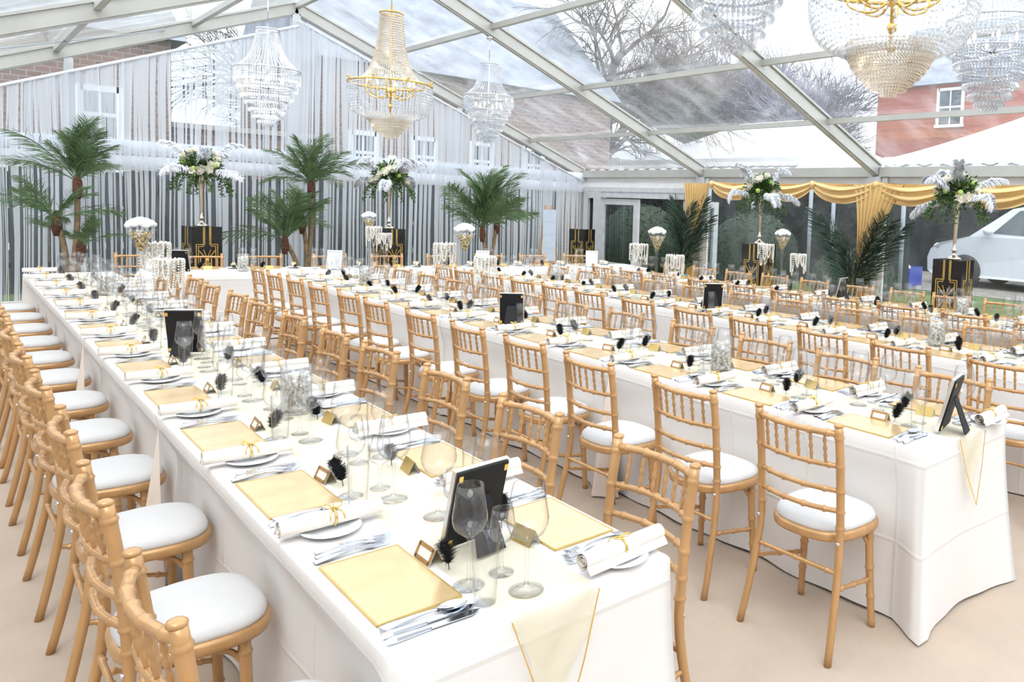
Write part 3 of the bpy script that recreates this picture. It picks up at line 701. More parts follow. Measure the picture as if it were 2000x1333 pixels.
for i, a in enumerate(HCH[:]):
    if i == 0: continue
    p = hp(a, HEADW); setting(T(p.x, p.y, ZT, HA-math.pi/2), f'{ORD[i-1]} place along the head table', .95, False)

# ------------------------------------------------------------------ picture frames on the tables
def frame_spec(front):
    w, h = .085, .115
    b = MB().box(-w+.006, w-.006, -.007, .0, .004, 2*h-.004).mesh('backing', 'blackmatt')
    e = MB().box(-w, w, 0, .014, 0, .018).box(-w, w, 0, .014, 2*h-.018, 2*h).box(-w, -w+.018, 0, .014, .018, 2*h-.018).box(w-.018, w, 0, .014, .018, 2*h-.018)
    p = MB().box(-w+.018, w-.018, .002, .006, .018, 2*h-.018)
    st = MB().add([(-.03, -.008, 2*h*.62), (.03, -.008, 2*h*.62), (.045, -.095, .021), (-.045, -.095, .021), (-.03, -.013, 2*h*.62), (.03, -.013, 2*h*.62), (.045, -.10, .021), (-.045, -.10, .021)],
                  [(0, 1, 2, 3), (7, 6, 5, 4), (0, 4, 5, 1), (1, 5, 6, 2), (2, 6, 7, 3), (3, 7, 4, 0)])
    cl = [('clip', MB().box(x-.006, x+.006, -.010, -.006, z-.009, z+.009).mesh('clip', 'goldm')) for x in (-w+.014, w-.014) for z in (.02, 2*h-.02)]
    return (None, [('backing', b, None, cl), ('border', e.mesh('border', 'silverframe')), ('print', p.mesh('print', 'screenwhite')), ('stand', st.mesh('stand', 'blackmatt'))])
FRAME = frame_spec(0)
def put_frame(x, y, rz, label, s=1.0, z=ZT):
    make(FRAME, 'picture_frame', label, 'picture frame', 'table number frames', T(x, y, z+.008*s+.002, rz, s) @ Matrix.Rotation(R_(14), 4, 'X') @ Matrix.Translation((0, 0, .004)))
# frame seen from behind: its back looks toward local -y
put_frame(-3.135, -11.515, R_(6), 'silver picture frame showing its black back at the front of the first table row', .98)
put_frame(-3.15, -8.37, R_(-29), 'picture frame with black back in the middle of the first table row', 1.1)
put_frame(-1.05, -11.80, R_(14), 'black-backed picture frame seen edge-on at the front end of the second table row', 1.03)
put_frame(-1.12, -8.41, R_(-36), 'black-backed picture frame in the middle of the second table row', 1.05)
put_frame(.85, -8.57, R_(-36), 'black-backed picture frame in the middle of the third table row', 1.05)
put_frame(2.58, -8.75, R_(10), 'dark picture frame in the middle of the fourth table row', 1.05)
for i, (a, b) in enumerate(((.15, .30), (1.95, .25), (3.75, .2), (5.35, .2))):
    p = hp(a, b); put_frame(p.x, p.y, R_(180)+R_(-35), f'white-fronted picture frame facing the room on the head table, {ORD[i]} from the palm corner', 1.0)

p = hp(.42, .14); put_frame(p.x, p.y, R_(-38), 'black-backed picture frame on the head table in front of the first pedestal', 1.05)
# ------------------------------------------------------------------ pearl cylinders
def pearls_in(mb, n, rz, rad, sz, q):
    for _ in range(n):
        z = q.random(); r0 = rz(z); a = q.uniform(0, 6.283); r = r0*q.random()**.28
        mb.ball((r*math.cos(a), r*math.sin(a), rad[0]+z*(rad[1]-rad[0])), sz*q.uniform(.8, 1.15), 6, 4)
q = random.Random(11)
pj = MB(); pearls_in(pj, 210, lambda z: .047, (.014, .165), .0095, q)
PEARLJAR = (None, [('glass_cylinder', MB().lathe([(0, .004), (.057, .002), (.06, .006), (.06, .20), (.0575, .20), (.0575, .012), (0, .010)], 24).mesh('glass_cylinder', 'thickglass', True)), ('pearls', pj.mesh('pearls', 'pearl', True))])
for i, (x, y, lab) in enumerate(JARS):
    make(PEARLJAR, 'pearl_cylinder', lab, 'vase', 'cylinders of pearls', T(x, y, ZT+.001))
p = hp(1.0, .22); make(PEARLJAR, 'pearl_cylinder', 'glass cylinder of pearls on the head table beside the first pedestal', 'vase', 'cylinders of pearls', T(p.x, p.y, ZT+.001))

# ------------------------------------------------------------------ martini-glass vases
def martini_spec(h, rc, hc, big, seed):
    q = random.Random(seed); z0 = h-hc
    g = MB().lathe([(0, .004), (.072, .002), (.075, .005), (.06, .009), (.02, .016), (.0165, .03), (.0155, z0-.02), (.016, z0), (rc, h), (rc-.002, h)], 24).mesh('glass', 'thickglass', True)
    pf = MB()
    for _ in range(230 if big else 150):
        t = q.random()**.55; zz = z0+.012+t*(hc*(.80 if big else .95)); rr = (rc-.012)*((zz-z0)/hc)*.96; a = q.uniform(0, 6.283); r = rr*q.random()**.22
        pf.ball((r*math.cos(a), r*math.sin(a), zz), .0085 if big else .008, 6, 4)
    parts = [('glass', g), ('pearl_filling', pf.mesh('pearl_filling', 'goldpearl' if big else 'pearl', True))]
    if big:
        fl = MB()
        for k in range(26):
            a = 2.4*k; r = rc*.86*math.sqrt(k/26); fl.ball((r*math.cos(a), r*math.sin(a), h+.008+.055*(1-(r/rc)**2)), .026, 8, 5, .8)
        parts.append(('blossom_top', fl.mesh('blossom_top', 'whitefeather', True)))
    else:
        st = MB()
        for k in range(11):
            a = 2*math.pi*k/11+q.uniform(-.2, .2); ro = rc+.012; dl = q.uniform(.10, .24)
            c, s_ = math.cos(a), math.sin(a); c2, s2 = math.cos(a+.35), math.sin(a+.35)
            pts = smooth_path([(rc*.7*c, rc*.7*s_, h-.005), (ro*c, ro*s_, h+.004), (ro*c, ro*s_, h-dl*.6), (ro*(c+c2)/2, ro*(s_+s2)/2, h-dl), (ro*c2, ro*s2, h-dl*.6), (ro*c2, ro*s2, h+.004), (rc*.7*c2, rc*.7*s2, h-.005)], 7)
            for p_ in pts: st.ball(p_, .0062, 5, 4)
        parts.append(('pearl_strings', st.mesh('pearl_strings', 'pearl', True)))
    return (None, parts)
MART = [martini_spec(.64, .088, .165, True, 1), martini_spec(.53, .078, .12, False, 2), martini_spec(.44, .075, .115, False, 3)]
MLAB = ('tall martini vase of gold pearls topped with white blossom', 'medium martini vase draped with pearl strings', 'short martini vase draped with pearl strings')
for i, (x, y, lab, dd) in enumerate(MARTS):
    for k in range(3):
        make(MART[k], 'martini_vase', f'{MLAB[k]}, on {lab}', 'vase', 'martini vases', T(x+dd[k][0], y+dd[k][1], ZT+.001))

# ------------------------------------------------------------------ black and gold pedestals, trumpet vases, flowers
def deco(w, h):
    """gold deco lines of one face, in the plane y = 0, x across, z up"""
    mb = MB()
    def ln(a, b, t=.014): mb.bar((a[0], 0, a[1]), (b[0], 0, b[1]), t, .004, up=(0, 1, 0))
    for o in (0, .026):
        for s in (-1, 1):
            x = s*(.030+o*.55); xo = s*(w*.36-o*1.0); zt = h*.80-o
            ln((x, h-.002), (x, zt), .010); ln((x, zt), (xo, zt), .010); ln((xo, zt), (xo, h*.05+o), .010); ln((xo, h*.05+o), (0, h*.05+o), .010)
    for s in (-1, 1):
        ln((0, h*.62), (s*w*.27, h*.73), .012); ln((0, h*.62), (s*w*.27, h*.50), .012); ln((0, h*.64), (s*w*.12, h*.74), .010)
    mb.ball((0, 0, h*.62), .03, 10, 6)
    mb.add([(-w*.16, -.002, h*.46), (w*.16, -.002, h*.46), (.02, -.002, h*.59), (-.02, -.002, h*.59)], [(0, 1, 2, 3)])
    return mb.mesh('deco_lines', 'goldpaint')
def ped_spec(w, h):
    b = MB().box(-w/2, w/2, -w/2, w/2, 0, h).mesh('body', 'blackgloss'); dm = deco(w, h)
    return (None, [('body', b)]+[('gold_motif', dm, Matrix.Rotation(math.pi/2*k, 4, 'Z') @ Matrix.Translation((0, -w/2-.002, 0))) for k in range(4)])
PED = ped_spec(.36, 1.18)
VASE = (MB().lathe([(0, .002), (.085, .002), (.088, .012), (.06, .03), (.03, .05), (.018, .075), (.026, .092), (.034, .108), (.026, .125), (.017, .14), (.020, .20), (.030, .45), (.042, .66), (.062, .74), (.058, .74), (.038, .66), (.02, .3), (0, .25)], 24).mesh('trumpet_vase', 'mirror', True), [])
def rose_mesh(r, q):
    mb = MB()
    for lay in range(4):
        n = 3+lay; rr = r*(.35+.22*lay); zz = r*(.55-.18*lay)
        for k in range(n):
            a0 = 2*math.pi*k/n+lay*.5; wd = 2*math.pi/n*.72
            mb.grid(lambda u, v: ((rr*(.35+.65*v**.7)+.12*r*v*v)*math.cos(a0+(u-.5)*wd*(1.1-.4*v)), (rr*(.35+.65*v**.7)+.12*r*v*v)*math.sin(a0+(u-.5)*wd*(1.1-.4*v)), zz+r*.75*(v-.55)-.12*r*v*v*lay*.5), 3, 3)
    mb.ball((0, 0, 0), r*.55, 8, 5)
    return mb.mesh('rose', 'rose', True)
ROSE = [rose_mesh(.055, rnd), rose_mesh(.045, rnd)]
LIME = MB().ball((0, 0, 0), .032, 8, 6).mesh('lime_bloom', 'limeflower', True)
def plume_mesh(L, bend, seed):
    q = random.Random(seed); sp = smooth_path([(0, 0, 0), (L*.35, 0, bend*.55), (L*.7, 0, bend), (L, 0, bend*.55), (L*1.12, 0, bend*.1)], 6); mb = MB().tube(sp, .003, 4)
    n = len(sp)
    for i in range(420):
        t = q.uniform(.12, 1); k = t*(n-1); a = sp[int(k)].lerp(sp[min(n-1, int(k)+1)], k % 1)
        s = q.choice((-1, 1)); l = q.uniform(.5, 1)*.085*math.sin(math.pi*min(1, t*.85+.15))**.6+.02
        d = Vector((q.uniform(.1, .8), s*q.uniform(.6, 1), q.uniform(-.5, .45))).normalized()
        w = Vector((0, 0, 1)).cross(d).normalized()*.004; tip = a+d*l; tip.z -= l*.45; mid = a+d*l*.55
        mb.add([a-w, a+w, mid+w*1.5, mid-w*1.5, tip], [(0, 1, 2, 3), (3, 2, 4)])
    return mb.mesh('plume', 'whitefeather', True)
PLUME = [plume_mesh(.34, .10, 1), plume_mesh(.30, .14, 2), plume_mesh(.38, .06, 3)]
def leaves_mesh(seed):
    q = random.Random(seed); mb = MB()
    def leaf(p, d, l, w):
        x = d.orthogonal().normalized(); x.rotate(Matrix.Rotation(q.uniform(0, 6.3), 3, d)); x *= w
        mb.add([p, p+d*l*.45+x, p+d*l, p+d*l*.45-x], [(0, 1, 2, 3)])
    for _ in range(650):
        d = Vector((q.gauss(0, 1), q.gauss(0, 1), q.gauss(.1, .75))).normalized(); p = Vector((0, 0, .10))+d*q.uniform(.03, .21)
        leaf(p, d, q.uniform(.04, .08), .014)
    for k in range(11):   # trailing sprays
        a = 2*math.pi*k/11+q.uniform(-.2, .2); r0 = .16
        P = smooth_path([(0, 0, .05), (r0*math.cos(a), r0*math.sin(a), .06), (1.75*r0*math.cos(a), 1.75*r0*math.sin(a), -.06), (2.05*r0*math.cos(a), 2.05*r0*math.sin(a), -q.uniform(.16, .26))], 7)
        mb.tube(P, .003, 4)
        for p in P[5:]:
            for _ in range(4): leaf(p, Vector((q.gauss(0, 1), q.gauss(0, 1), q.gauss(-.3, .6))).normalized(), q.uniform(.03, .055), .010)
    for _ in range(8):
        d = Vector((q.gauss(0, .5), q.gauss(0, .5), 1)).normalized(); mb.tube([Vector((0, 0, .1)), d*.3], .004, 4)
        for _ in range(9): leaf(d*q.uniform(.16, .32), Vector((q.gauss(0, 1), q.gauss(0, 1), q.gauss(.5, .6))).normalized(), .05, .011)
    return mb.mesh('bouquet_leaves', 'flowerleaf')
LEAVES = [leaves_mesh(1), leaves_mesh(2)]
def bouquet(x, y, z, seed, label, sc=1.0):
    q = random.Random(seed); o = tag(obj('flower_arrangement', None, None, T(x, y, z, q.uniform(0, 6), sc)), label, 'flowers', 'flower and feather arrangements')
    l = obj('bouquet_leaves', LEAVES[seed % 2], o); l['kind'] = 'stuff'
    for k in range(22):
        a = 2.4*k; el = R_(-15+92*((k*.7548) % 1)); d = Vector((math.cos(a)*math.cos(el), math.sin(a)*math.cos(el), math.sin(el)))
        obj('rose', ROSE[k % 2], o, Matrix.Translation(Vector((0, 0, .09))+d*q.uniform(.18, .23)) @ d.to_track_quat('Z', 'Y').to_matrix().to_4x4())
    for k in range(6):
        a = 1.1*k; el = R_(q.uniform(-5, 60)); d = Vector((math.cos(a)*math.cos(el), math.sin(a)*math.cos(el), math.sin(el))); obj('lime_bloom', LIME, o, Matrix.Translation(Vector((0, 0, .08))+d*.20))
    for k in range(7):
        a = 2*math.pi*k/7+q.uniform(-.25, .25); el = (q.uniform(8, 34), q.uniform(-38, -14))[k % 2]
        d = Matrix.Rotation(a, 4, 'Z') @ Matrix.Rotation(-R_(el), 4, 'Y'); obj('plume', PLUME[k % 3], o, Matrix.Translation((0, 0, .10)) @ d @ Matrix.Translation((.13, 0, 0)))
for i, (x, y, lab, vz) in enumerate(((-1.56, -1.25, 'before the string curtain, beside the first palm', 1), (.87, -1.55, 'before the string curtain, between two palms', 1), (4.88, -1.12, 'in the corner beside the glass door', 0), (4.55, -5.95, 'before the first clear window bay', 1), (4.55, -9.02, 'in front of the parked car', 1))):
    rz = 0 if i < 3 else R_(-90)
    make(PED, 'pedestal', f'black gloss pedestal with gold deco lines, {lab}', 'pedestal', 'black and gold pedestals', T(x, y, 0, rz+R_((8, 4, 20, 6, 4)[i])))
    if vz:
        make(VASE, 'trumpet_vase', f'tall silvered trumpet vase on the pedestal {lab}', 'vase', 'trumpet vases', T(x, y, 1.181))
        bouquet(x, y, 1.181+.69, i+1, f'white rose and feather arrangement {lab}', 1.12)
p = hp(1.62, HEADW+1.05)

# ------------------------------------------------------------------ palms
def frond_mesh(L, droop, seed, mat='leaf', nl=44, ll=.27, lw=.0085):
    q = random.Random(seed); sp = smooth_path([(0, 0, 0), (L*.35, 0, L*.05), (L*.7, 0, L*.04-droop*.12), (L, 0, -droop*.6)], 8); n = len(sp); mb = MB().tube(sp, [lerp(.009, .002, i/(n-1)) for i in range(n)], 4)
    for i in range(nl):
        t = .16+.82*i/nl; k = t*(n-1); a = sp[int(k)].lerp(sp[min(n-1, int(k)+1)], k % 1); tan = (sp[min(n-1, int(k)+1)]-sp[int(k)]).normalized()
        l = ll*math.sin(math.pi*(.18+.75*t))**.8*q.uniform(.85, 1.1)
        for s in (-1, 1):
            d = (tan*q.uniform(.6, 1.2)+Vector((0, s*q.uniform(.45, .95), q.uniform(-.25, .5)))).normalized(); mid = a+d*l*.5; tip = a+d*l; tip.z -= l*.28
            w = tan*lw*.6+Vector((0, 0, lw*.6))
            mb.add([a-w*.5, a+w*.5, mid+w, mid-w, tip], [(0, 1, 2, 3), (3, 2, 4)])
    return mb.mesh('frond', mat)
FR = [frond_mesh(.85, .20, 1), frond_mesh(.75, .02, 2), frond_mesh(.95, .34, 3)]
def palm(stems, label):
    bx, by = stems[0][0]; o = tag(obj('palm_tree', None, None, (bx, by, 0)), label, 'palm', 'potted palms along the curtain')
    obj('pot', MB().lathe([(0, .002), (.15, .002), (.19, .34), (.205, .36), (.19, .37), (.17, .33), (0, .32)], 20).mesh('pot', 'blackmatt', True), o)
    for (b, c, fr_) in stems:
        b = Vector((b[0]-bx, b[1]-by, .30)); c = Vector((c[0]-bx, c[1]-by, c[2]))
        b = Vector((b.x*.2, b.y*.2, b.z))
        m = b.lerp(c, .55)+Vector((.03, 0, 0))
        obj('trunk', MB().tube(smooth_path([b, m, c], 6), [.032]*13, 8).mesh('trunk', 'palmwood', True), o)
        obj('fibre_crown', MB().tube([c+Vector((0, 0, -.22)), c+Vector((.004, 0, -.12)), c, c+Vector((0, 0, .06))], [.034, .055, .05, .03], 9).mesh('fibre_crown', 'trunk', True), o)
        for (az, el, k, s) in fr_:
            obj('frond', FR[k], o, Matrix.Translation(c) @ Matrix.Rotation(R_(az), 4, 'Z') @ Matrix.Rotation(-R_(el), 4, 'Y') @ Matrix.Rotation(R_(rnd.uniform(-60, 60)), 4, 'X') @ Matrix.Scale(s, 4))
def crown(n, lo, hi, s0, s1, q, az0=0):
    return [(az0+360*k/n*1.0+q.uniform(-25, 25), lerp(hi, lo, ((k*.618) % 1)**1.6)+q.uniform(-10, 6), q.randrange(3), q.uniform(s0*.9, s1)) for k in range(int(n*1.25))]
q = random.Random(21)
palm([((-2.93, -.95), (-2.84, -.95, 1.72), crown(19, 28, 88, .75, 1.08, q)), ((-2.95, -.95), (-3.05, -.95, 1.25), crown(9, 0, 50, .65, .85, q, 120)), ((-2.9, -.95), (-2.82, -.98, .92), crown(7, 5, 50, .6, .8, q, -60))], 'tall potted palm in the corner by the first table row')
palm([((-.12, -.95), (-.07, -.95, 1.82), crown(20, 5, 86, .7, .98, q)), ((-.4, -.95), (-.44, -.98, .98), crown(14, 8, 80, .8, 1.1, q)), ((-.15, -.95), (-.19, -.95, 1.28), crown(7, 20, 80, .5, .75, q, 40))], 'potted palm standing between the two flower pedestals at the curtain')
palm([((2.75, -1.15), (2.70, -1.15, 1.16), crown(20, 22, 86, 1.0, 1.4, q)), ((2.9, -1.15), (2.98, -1.15, 1.30), crown(10, 15, 80, .8, 1.15, q, 50))], 'potted palm standing beside the easel at the curtain')
FRD = [frond_mesh(1.35, .10, 8, 'darkleaf', 70, .34, .015), frond_mesh(1.2, .22, 9, 'darkleaf', 64, .32, .015)]
def fan(x, y, label, lst, vase):
    o = tag(obj('palm_leaf_display', None, None, (x, y, 0)), label, 'palm leaves', 'displays of dark palm leaves')
    obj('floor_vase', MB().lathe([(0, .002), (.10, .002), (.115, .02), (.07, .28), (.055, .45), (.075, .52), (.068, .52), (.045, .45), (0, .40)], 18).mesh('floor_vase', vase, True), o)
    for (az, el, k, s) in lst: obj('frond', FRD[k], o, Matrix.Translation((0, 0, .42)) @ Matrix.Rotation(R_(az), 4, 'Z') @ Matrix.Rotation(-R_(el), 4, 'Y') @ Matrix.Rotation(R_(90), 4, 'X') @ Matrix.Scale(s, 4))
fan(5.18, -3.72, 'dark palm leaves in a vase before the tied curtain at the glass door', [(95, 80, 0, 1.08), (-90, 66, 1, 1.05), (60, 84, 1, 1.1), (-80, 76, 0, 1.1), (-100, 84, 0, 1.0), (90, 72, 1, 1.0)], 'teal')
fan(5.15, -7.20, 'dark palm leaves in a vase before the curtain between the window bays', [(92, 62, 0, 1.12), (86, 68, 1, 1.15), (-88, 56, 0, 1.05), (-92, 66, 1, 1.1), (-60, 72, 0, 1.0), (80, 78, 1, .9), (-90, 76, 1, 1.0)], 'teal')

# ------------------------------------------------------------------ easel with seating plan
e = tag(obj('easel', None, None, T(4.30, -.80, 0, R_(-30))), 'pale wooden display easel standing by the curtain near the door', 'easel')
for a, b in (((-.22, 0, 0), (-.05, .10, 1.62)), ((.26, 0, 0), (.05, .10, 1.62)), ((0, .34, 0), (0, .14, 1.55))): obj('easel_leg', MB().bar(a, b, .035, .022).mesh('easel_leg', 'pine'), e)
obj('tray', MB().box(-.25, .28, -.055, .03, .50, .535).mesh('tray', 'pine'), e)
bd = obj('seating_board', MB().box(-.10, .15, -.012, .012, 0, 1.0).mesh('seating_board', 'board'), None, T(4.30, -.80, .54, R_(-30)) @ Matrix.Translation((0, -.030, 0)) @ Matrix.Rotation(R_(-5), 4, 'X'))
tag(bd, 'tall pale blue seating board leaning on the easel', 'board')
for z in (.25, .5, .75): obj('printed_line', MB().box(-.07, .12, -.0135, -.012, z, z+.006).mesh('printed_line', 'pole'), bd)

# ------------------------------------------------------------------ chandeliers
def strands(mb, prof, n, gap, size, h=1.25, a0=0):
    P = smooth_path([(r, 0, z) for r, z in prof], 10); ln = [0]
    for i in range(1, len(P)): ln.append(ln[-1]+(P[i]-P[i-1]).length)
    k = max(2, int(ln[-1]/gap)); pts = []
    for j in range(k+1):
        s = ln[-1]*j/k; i = 0
        while i < len(ln)-2 and ln[i+1] < s: i += 1
        pts.append(P[i].lerp(P[i+1], (s-ln[i])/max(1e-9, ln[i+1]-ln[i])))
    for m in range(n):
        a = a0+2*math.pi*m/n; c, s = math.cos(a), math.sin(a)
        for p in pts: mb.octa((p.x*c, p.x*s, p.z), size, h)
def hoop(r, z, t, n=40): return [(r*math.cos(2*math.pi*i/n), r*math.sin(2*math.pi*i/n), z) for i in range(n+1)]
def gold_chandelier():
    fm = MB().tube(hoop(.50, .70, 0), .014, 6, False); fm2 = MB().tube(hoop(.135, 1.585, 0), .012, 6, False)
    for k in range(8):
        a = math.pi*k/4; c, s = math.cos(a), math.sin(a); fm.tube([(.5*c, .5*s, .70), (.52*c, .52*s, .73)], .010, 5); fm.ball((.525*c, .525*s, .735), .016, 6, 5)
    cm = MB().tube([(0, 0, .30), (0, 0, 1.68)], .014, 8).ball((0, 0, .42), .035, 8, 6).ball((0, 0, .62), .05, 8, 6).ball((0, 0, .30), .03, 8, 6)
    arms = []
    for k in range(8):
        a = math.pi*k/4+.2; c, s = math.cos(a), math.sin(a)
        am = MB().tube(smooth_path([(0, 0, .60), (.12*c, .12*s, .52), (.26*c, .26*s, .56), (.28*c, .28*s, .64)], 4), .008, 6).lathe([(0, 0), (.022, .004), (.026, .012), (.012, .014), (.011, .07), (0, .07)], 8, (.28*c, .28*s, .64))
        bl = MB().lathe([(0, 0), (.011, .012), (.013, .028), (.006, .055), (0, .065)], 8, (.28*c, .28*s, .712))
        arms.append(('candle_arm', am.mesh('candle_arm', 'goldm', True), None, [('bulb', bl.mesh('bulb', 'bulb', True))]))
    top = MB(); strands(top, [(.135, 1.575), (.155, 1.30), (.20, 1.02), (.30, .80), (.40, .71)], 64, .029, .0120)
    for z, r in ((1.50, .136), (1.2, .165)): 
        for m in range(36): top.octa((r*math.cos(m*.1745), r*math.sin(m*.1745), z), .012, 1.2)
    bowl = MB(); strands(bowl, [(.50, .69), (.505, .58), (.49, .45), (.43, .33), (.27, .25)], 72, .033, .0125)
    bas = MB()
    for tier, (r, z) in enumerate(((.27, .265), (.26, .23), (.245, .195), (.22, .16), (.19, .125), (.155, .09), (.115, .055), (.06, .025))):
        n = int(2*math.pi*r/.020)
        for m in range(n):
            a = 2*math.pi*m/n
            for d in range(4): bas.octa(((r-.004*d)*math.cos(a), (r-.004*d)*math.sin(a), z+.045-.018*d), .010, 1.3)
        bas.tube(hoop(r, z+.052, 0, 28), .004, 4, False)
    for m in range(42):   # swags of beads below the hoop
        a = 2*math.pi*m/42
        for d in range(5):
            aa = a+2*math.pi/42*d/5; bowl.octa((.497*math.cos(aa), .497*math.sin(aa), .655-.035*math.sin(math.pi*d/5)), .012, 1.2)
    return (None, [('hoop', fm.mesh('hoop', 'goldm', True)), ('hoop', fm2.mesh('hoop', 'goldm', True)), ('stem', cm.mesh('stem', 'goldm', True)), ('crystal_strands', top.mesh('crystal_strands', 'goldcrystal')), ('crystal_bowl', bowl.mesh('crystal_bowl', 'crystal')), ('crystal_basket', bas.mesh('crystal_basket', 'goldcrystal'))]+arms)
def clear_chandelier():
    fm = [('hoop', MB().tube(hoop(r_, z_, 0), .008, 6, False).mesh('hoop', 'silver', True)) for r_, z_ in ((.335, .62), (.115, 1.07), (.27, .42), (.20, .26))]
    cm = MB().tube([(0, 0, .18), (0, 0, 1.14)], .010, 8)
    arms = []
    for k in range(6):
        a = math.pi*k/3; c, s = math.cos(a), math.sin(a)
        bl = MB().lathe([(0, 0), (.012, .012), (.014, .028), (.006, .055), (0, .065)], 8, (.17*c, .17*s, .47))
        arms.append(('candle_arm', MB().tube([(0, 0, .40), (.17*c, .17*s, .42), (.17*c, .17*s, .47)], .007, 6).mesh('candle_arm', 'silver', True), None, [('bulb', bl.mesh('bulb', 'bulb', True))]))
    top = MB(); strands(top, [(.115, 1.06), (.135, .92), (.19, .76), (.30, .63)], 44, .024, .010)
    bas = MB()
    for r, z0, z1 in ((.335, .61, .49), (.305, .50, .40), (.265, .41, .31), (.225, .33, .24), (.19, .255, .16), (.15, .17, .085), (.10, .10, .03), (.05, .05, .0)):
        n = int(2*math.pi*r/.026); k = max(2, int((z0-z1)/.022))
        for m in range(n):
            a = 2*math.pi*m/n+r*7
            for d in range(k): bas.octa((r*math.cos(a), r*math.sin(a), lerp(z0, z1, d/k)), .0105, 1.2)
            bas.octa((r*math.cos(a), r*math.sin(a), z1-.008), .014, 1.7)
        bas.tube(hoop(r, z0+.005, 0, 28), .004, 4, False)
    return (None, fm+[('stem', cm.mesh('stem', 'silver', True)), ('crystal_strands', top.mesh('crystal_strands', 'crystal')), ('crystal_basket', bas.mesh('crystal_basket', 'crystal'))]+arms)
GC, CC = gold_chandelier(), clear_chandelier()
def hang(spec, nm, x, y, z, ztop, own, label):
    o = make(spec, nm, label, 'chandelier', 'crystal chandeliers', T(x, y, z, rnd.uniform(0, 1)))
    obj('chain', MB().tube([(0, 0, own), (0, 0, ztop-z)], .007, 6).lathe([(0, 0), (.05, 0), (.05, -.03), (.0, -.06)], 12, (0, 0, ztop-z)).mesh('chain', 'silver', True), o)
zr = RZ+(H-RZ)*.246-.1
for k, w in ((1, 'at the curtain end'), (3, 'over the front tables')):
    y = -BAY*k
    hang(GC, 'gold_chandelier', 0, y, 2.40, RZ-.1, 1.66, f'large gold basket chandelier under the ridge {w}')
    hang(CC, 'crystal_chandelier', -1.41, y, 2.45, zr, 1.12, f'clear tiered crystal chandelier {w}, on the side away from the gold drapes')
    hang(CC, 'crystal_chandelier', 1.38, y, 2.50, zr, 1.12, f'clear tiered crystal chandelier {w}, on the gold drape side')

# ------------------------------------------------------------------ outdoors
def leafy(fn, n, q, size, mat, name):
    mb = MB()
    for _ in range(n):
        p, nn = fn(q); d = (nn+Vector((q.gauss(0, .6), q.gauss(0, .6), q.gauss(0, .6)))).normalized(); x = d.orthogonal().normalized(); x.rotate(Matrix.Rotation(q.uniform(0, 6.3), 3, d)); y = d.cross(x); s = size*q.uniform(.6, 1.2)
        mb.add([p-x*s*.4, p+y*s+d*s*.3, p+x*s*.4, p-y*s*.6], [(0, 1, 2, 3)])
    return mb.mesh(name, mat)
def dome(x, y, r, h, label, seed):
    q = random.Random(seed); o = tag(obj('topiary_dome', None, None, (x, y, -.07)), label, 'topiary', 'clipped topiary domes')
    P = [(r*.80, 0), (r*.97, h*.25), (r, h*.45), (r*.93, h*.65), (r*.74, h*.83), (r*.42, h*.96), (0.02, h)]
    obj('clipped_body', MB().lathe(P, 24).mesh('clipped_body', 'hedge', True), o)
    def f(q):
        t = q.random()*(len(P)-1.01); i = int(t); rr = lerp(P[i][0], P[i+1][0], t-i); z = lerp(P[i][1], P[i+1][1], t-i); a = q.uniform(0, 6.283)
        nn = Vector((math.cos(a), math.sin(a), (z/h-.4)*1.5)).normalized(); return Vector((rr*math.cos(a), rr*math.sin(a), z)), nn
    l = obj('leaf_surface', leafy(f, 2600, q, .05, 'hedge', 'leaf_surface'), o); l['kind'] = 'stuff'
dome(9.0, 1.9, 1.12, 1.78, 'round clipped topiary dome seen through the glass door', 1)
dome(8.6, -2.35, 1.0, 1.70, 'round clipped topiary dome outside the first clear window', 2)
dome(8.9, -4.75, .85, 1.05, 'low clipped topiary dome outside beyond the first window', 3)
def hedgebox(x0, x1, y0, y1, h, label, seed, mat='darkhedge'):
    q = random.Random(seed); o = tag(obj('hedge', None, None, (0, 0, -.07)), label, 'hedge')
    obj('hedge_body', MB().box(x0, x1, y0, y1, 0, h).mesh('hedge_body', mat), o)
    def f(q):
        k = q.random()
        if k < .75: return Vector((x0, q.uniform(y0, y1), q.uniform(0, h))), Vector((-1, 0, 0))
        return Vector((q.uniform(x0, x1), q.uniform(y0, y1), h)), Vector((0, 0, 1))
    l = obj('leaf_surface', leafy(f, 5000, q, .09, mat, 'leaf_surface'), o); l['kind'] = 'stuff'
hedgebox(11.2, 12.2, -4.1, 6.2, 2.45, 'dark yew hedge beyond the topiary domes', 4)
hedgebox(18.2, 19.2, -16, 1.6, 2.95, 'dark hedge behind the parked white car', 5)
for i, (x, y) in enumerate(((10.6, -.55), (10.6, -2.35), (10.6, -3.0), (10.7, -4.75), (10.6, 1.0))):
    tag(obj('garden_post', MB().tube([(x, y, -.07), (x, y, 2.5)], .05, 8).lathe([(.07, 0), (.07, .03), (.0, .05)], 8, (x, y, 2.49)).mesh('garden_post', 'pole', True)), f'slim grey post by the hedge outside, {ORD[i]} of five', 'post', 'grey garden posts')

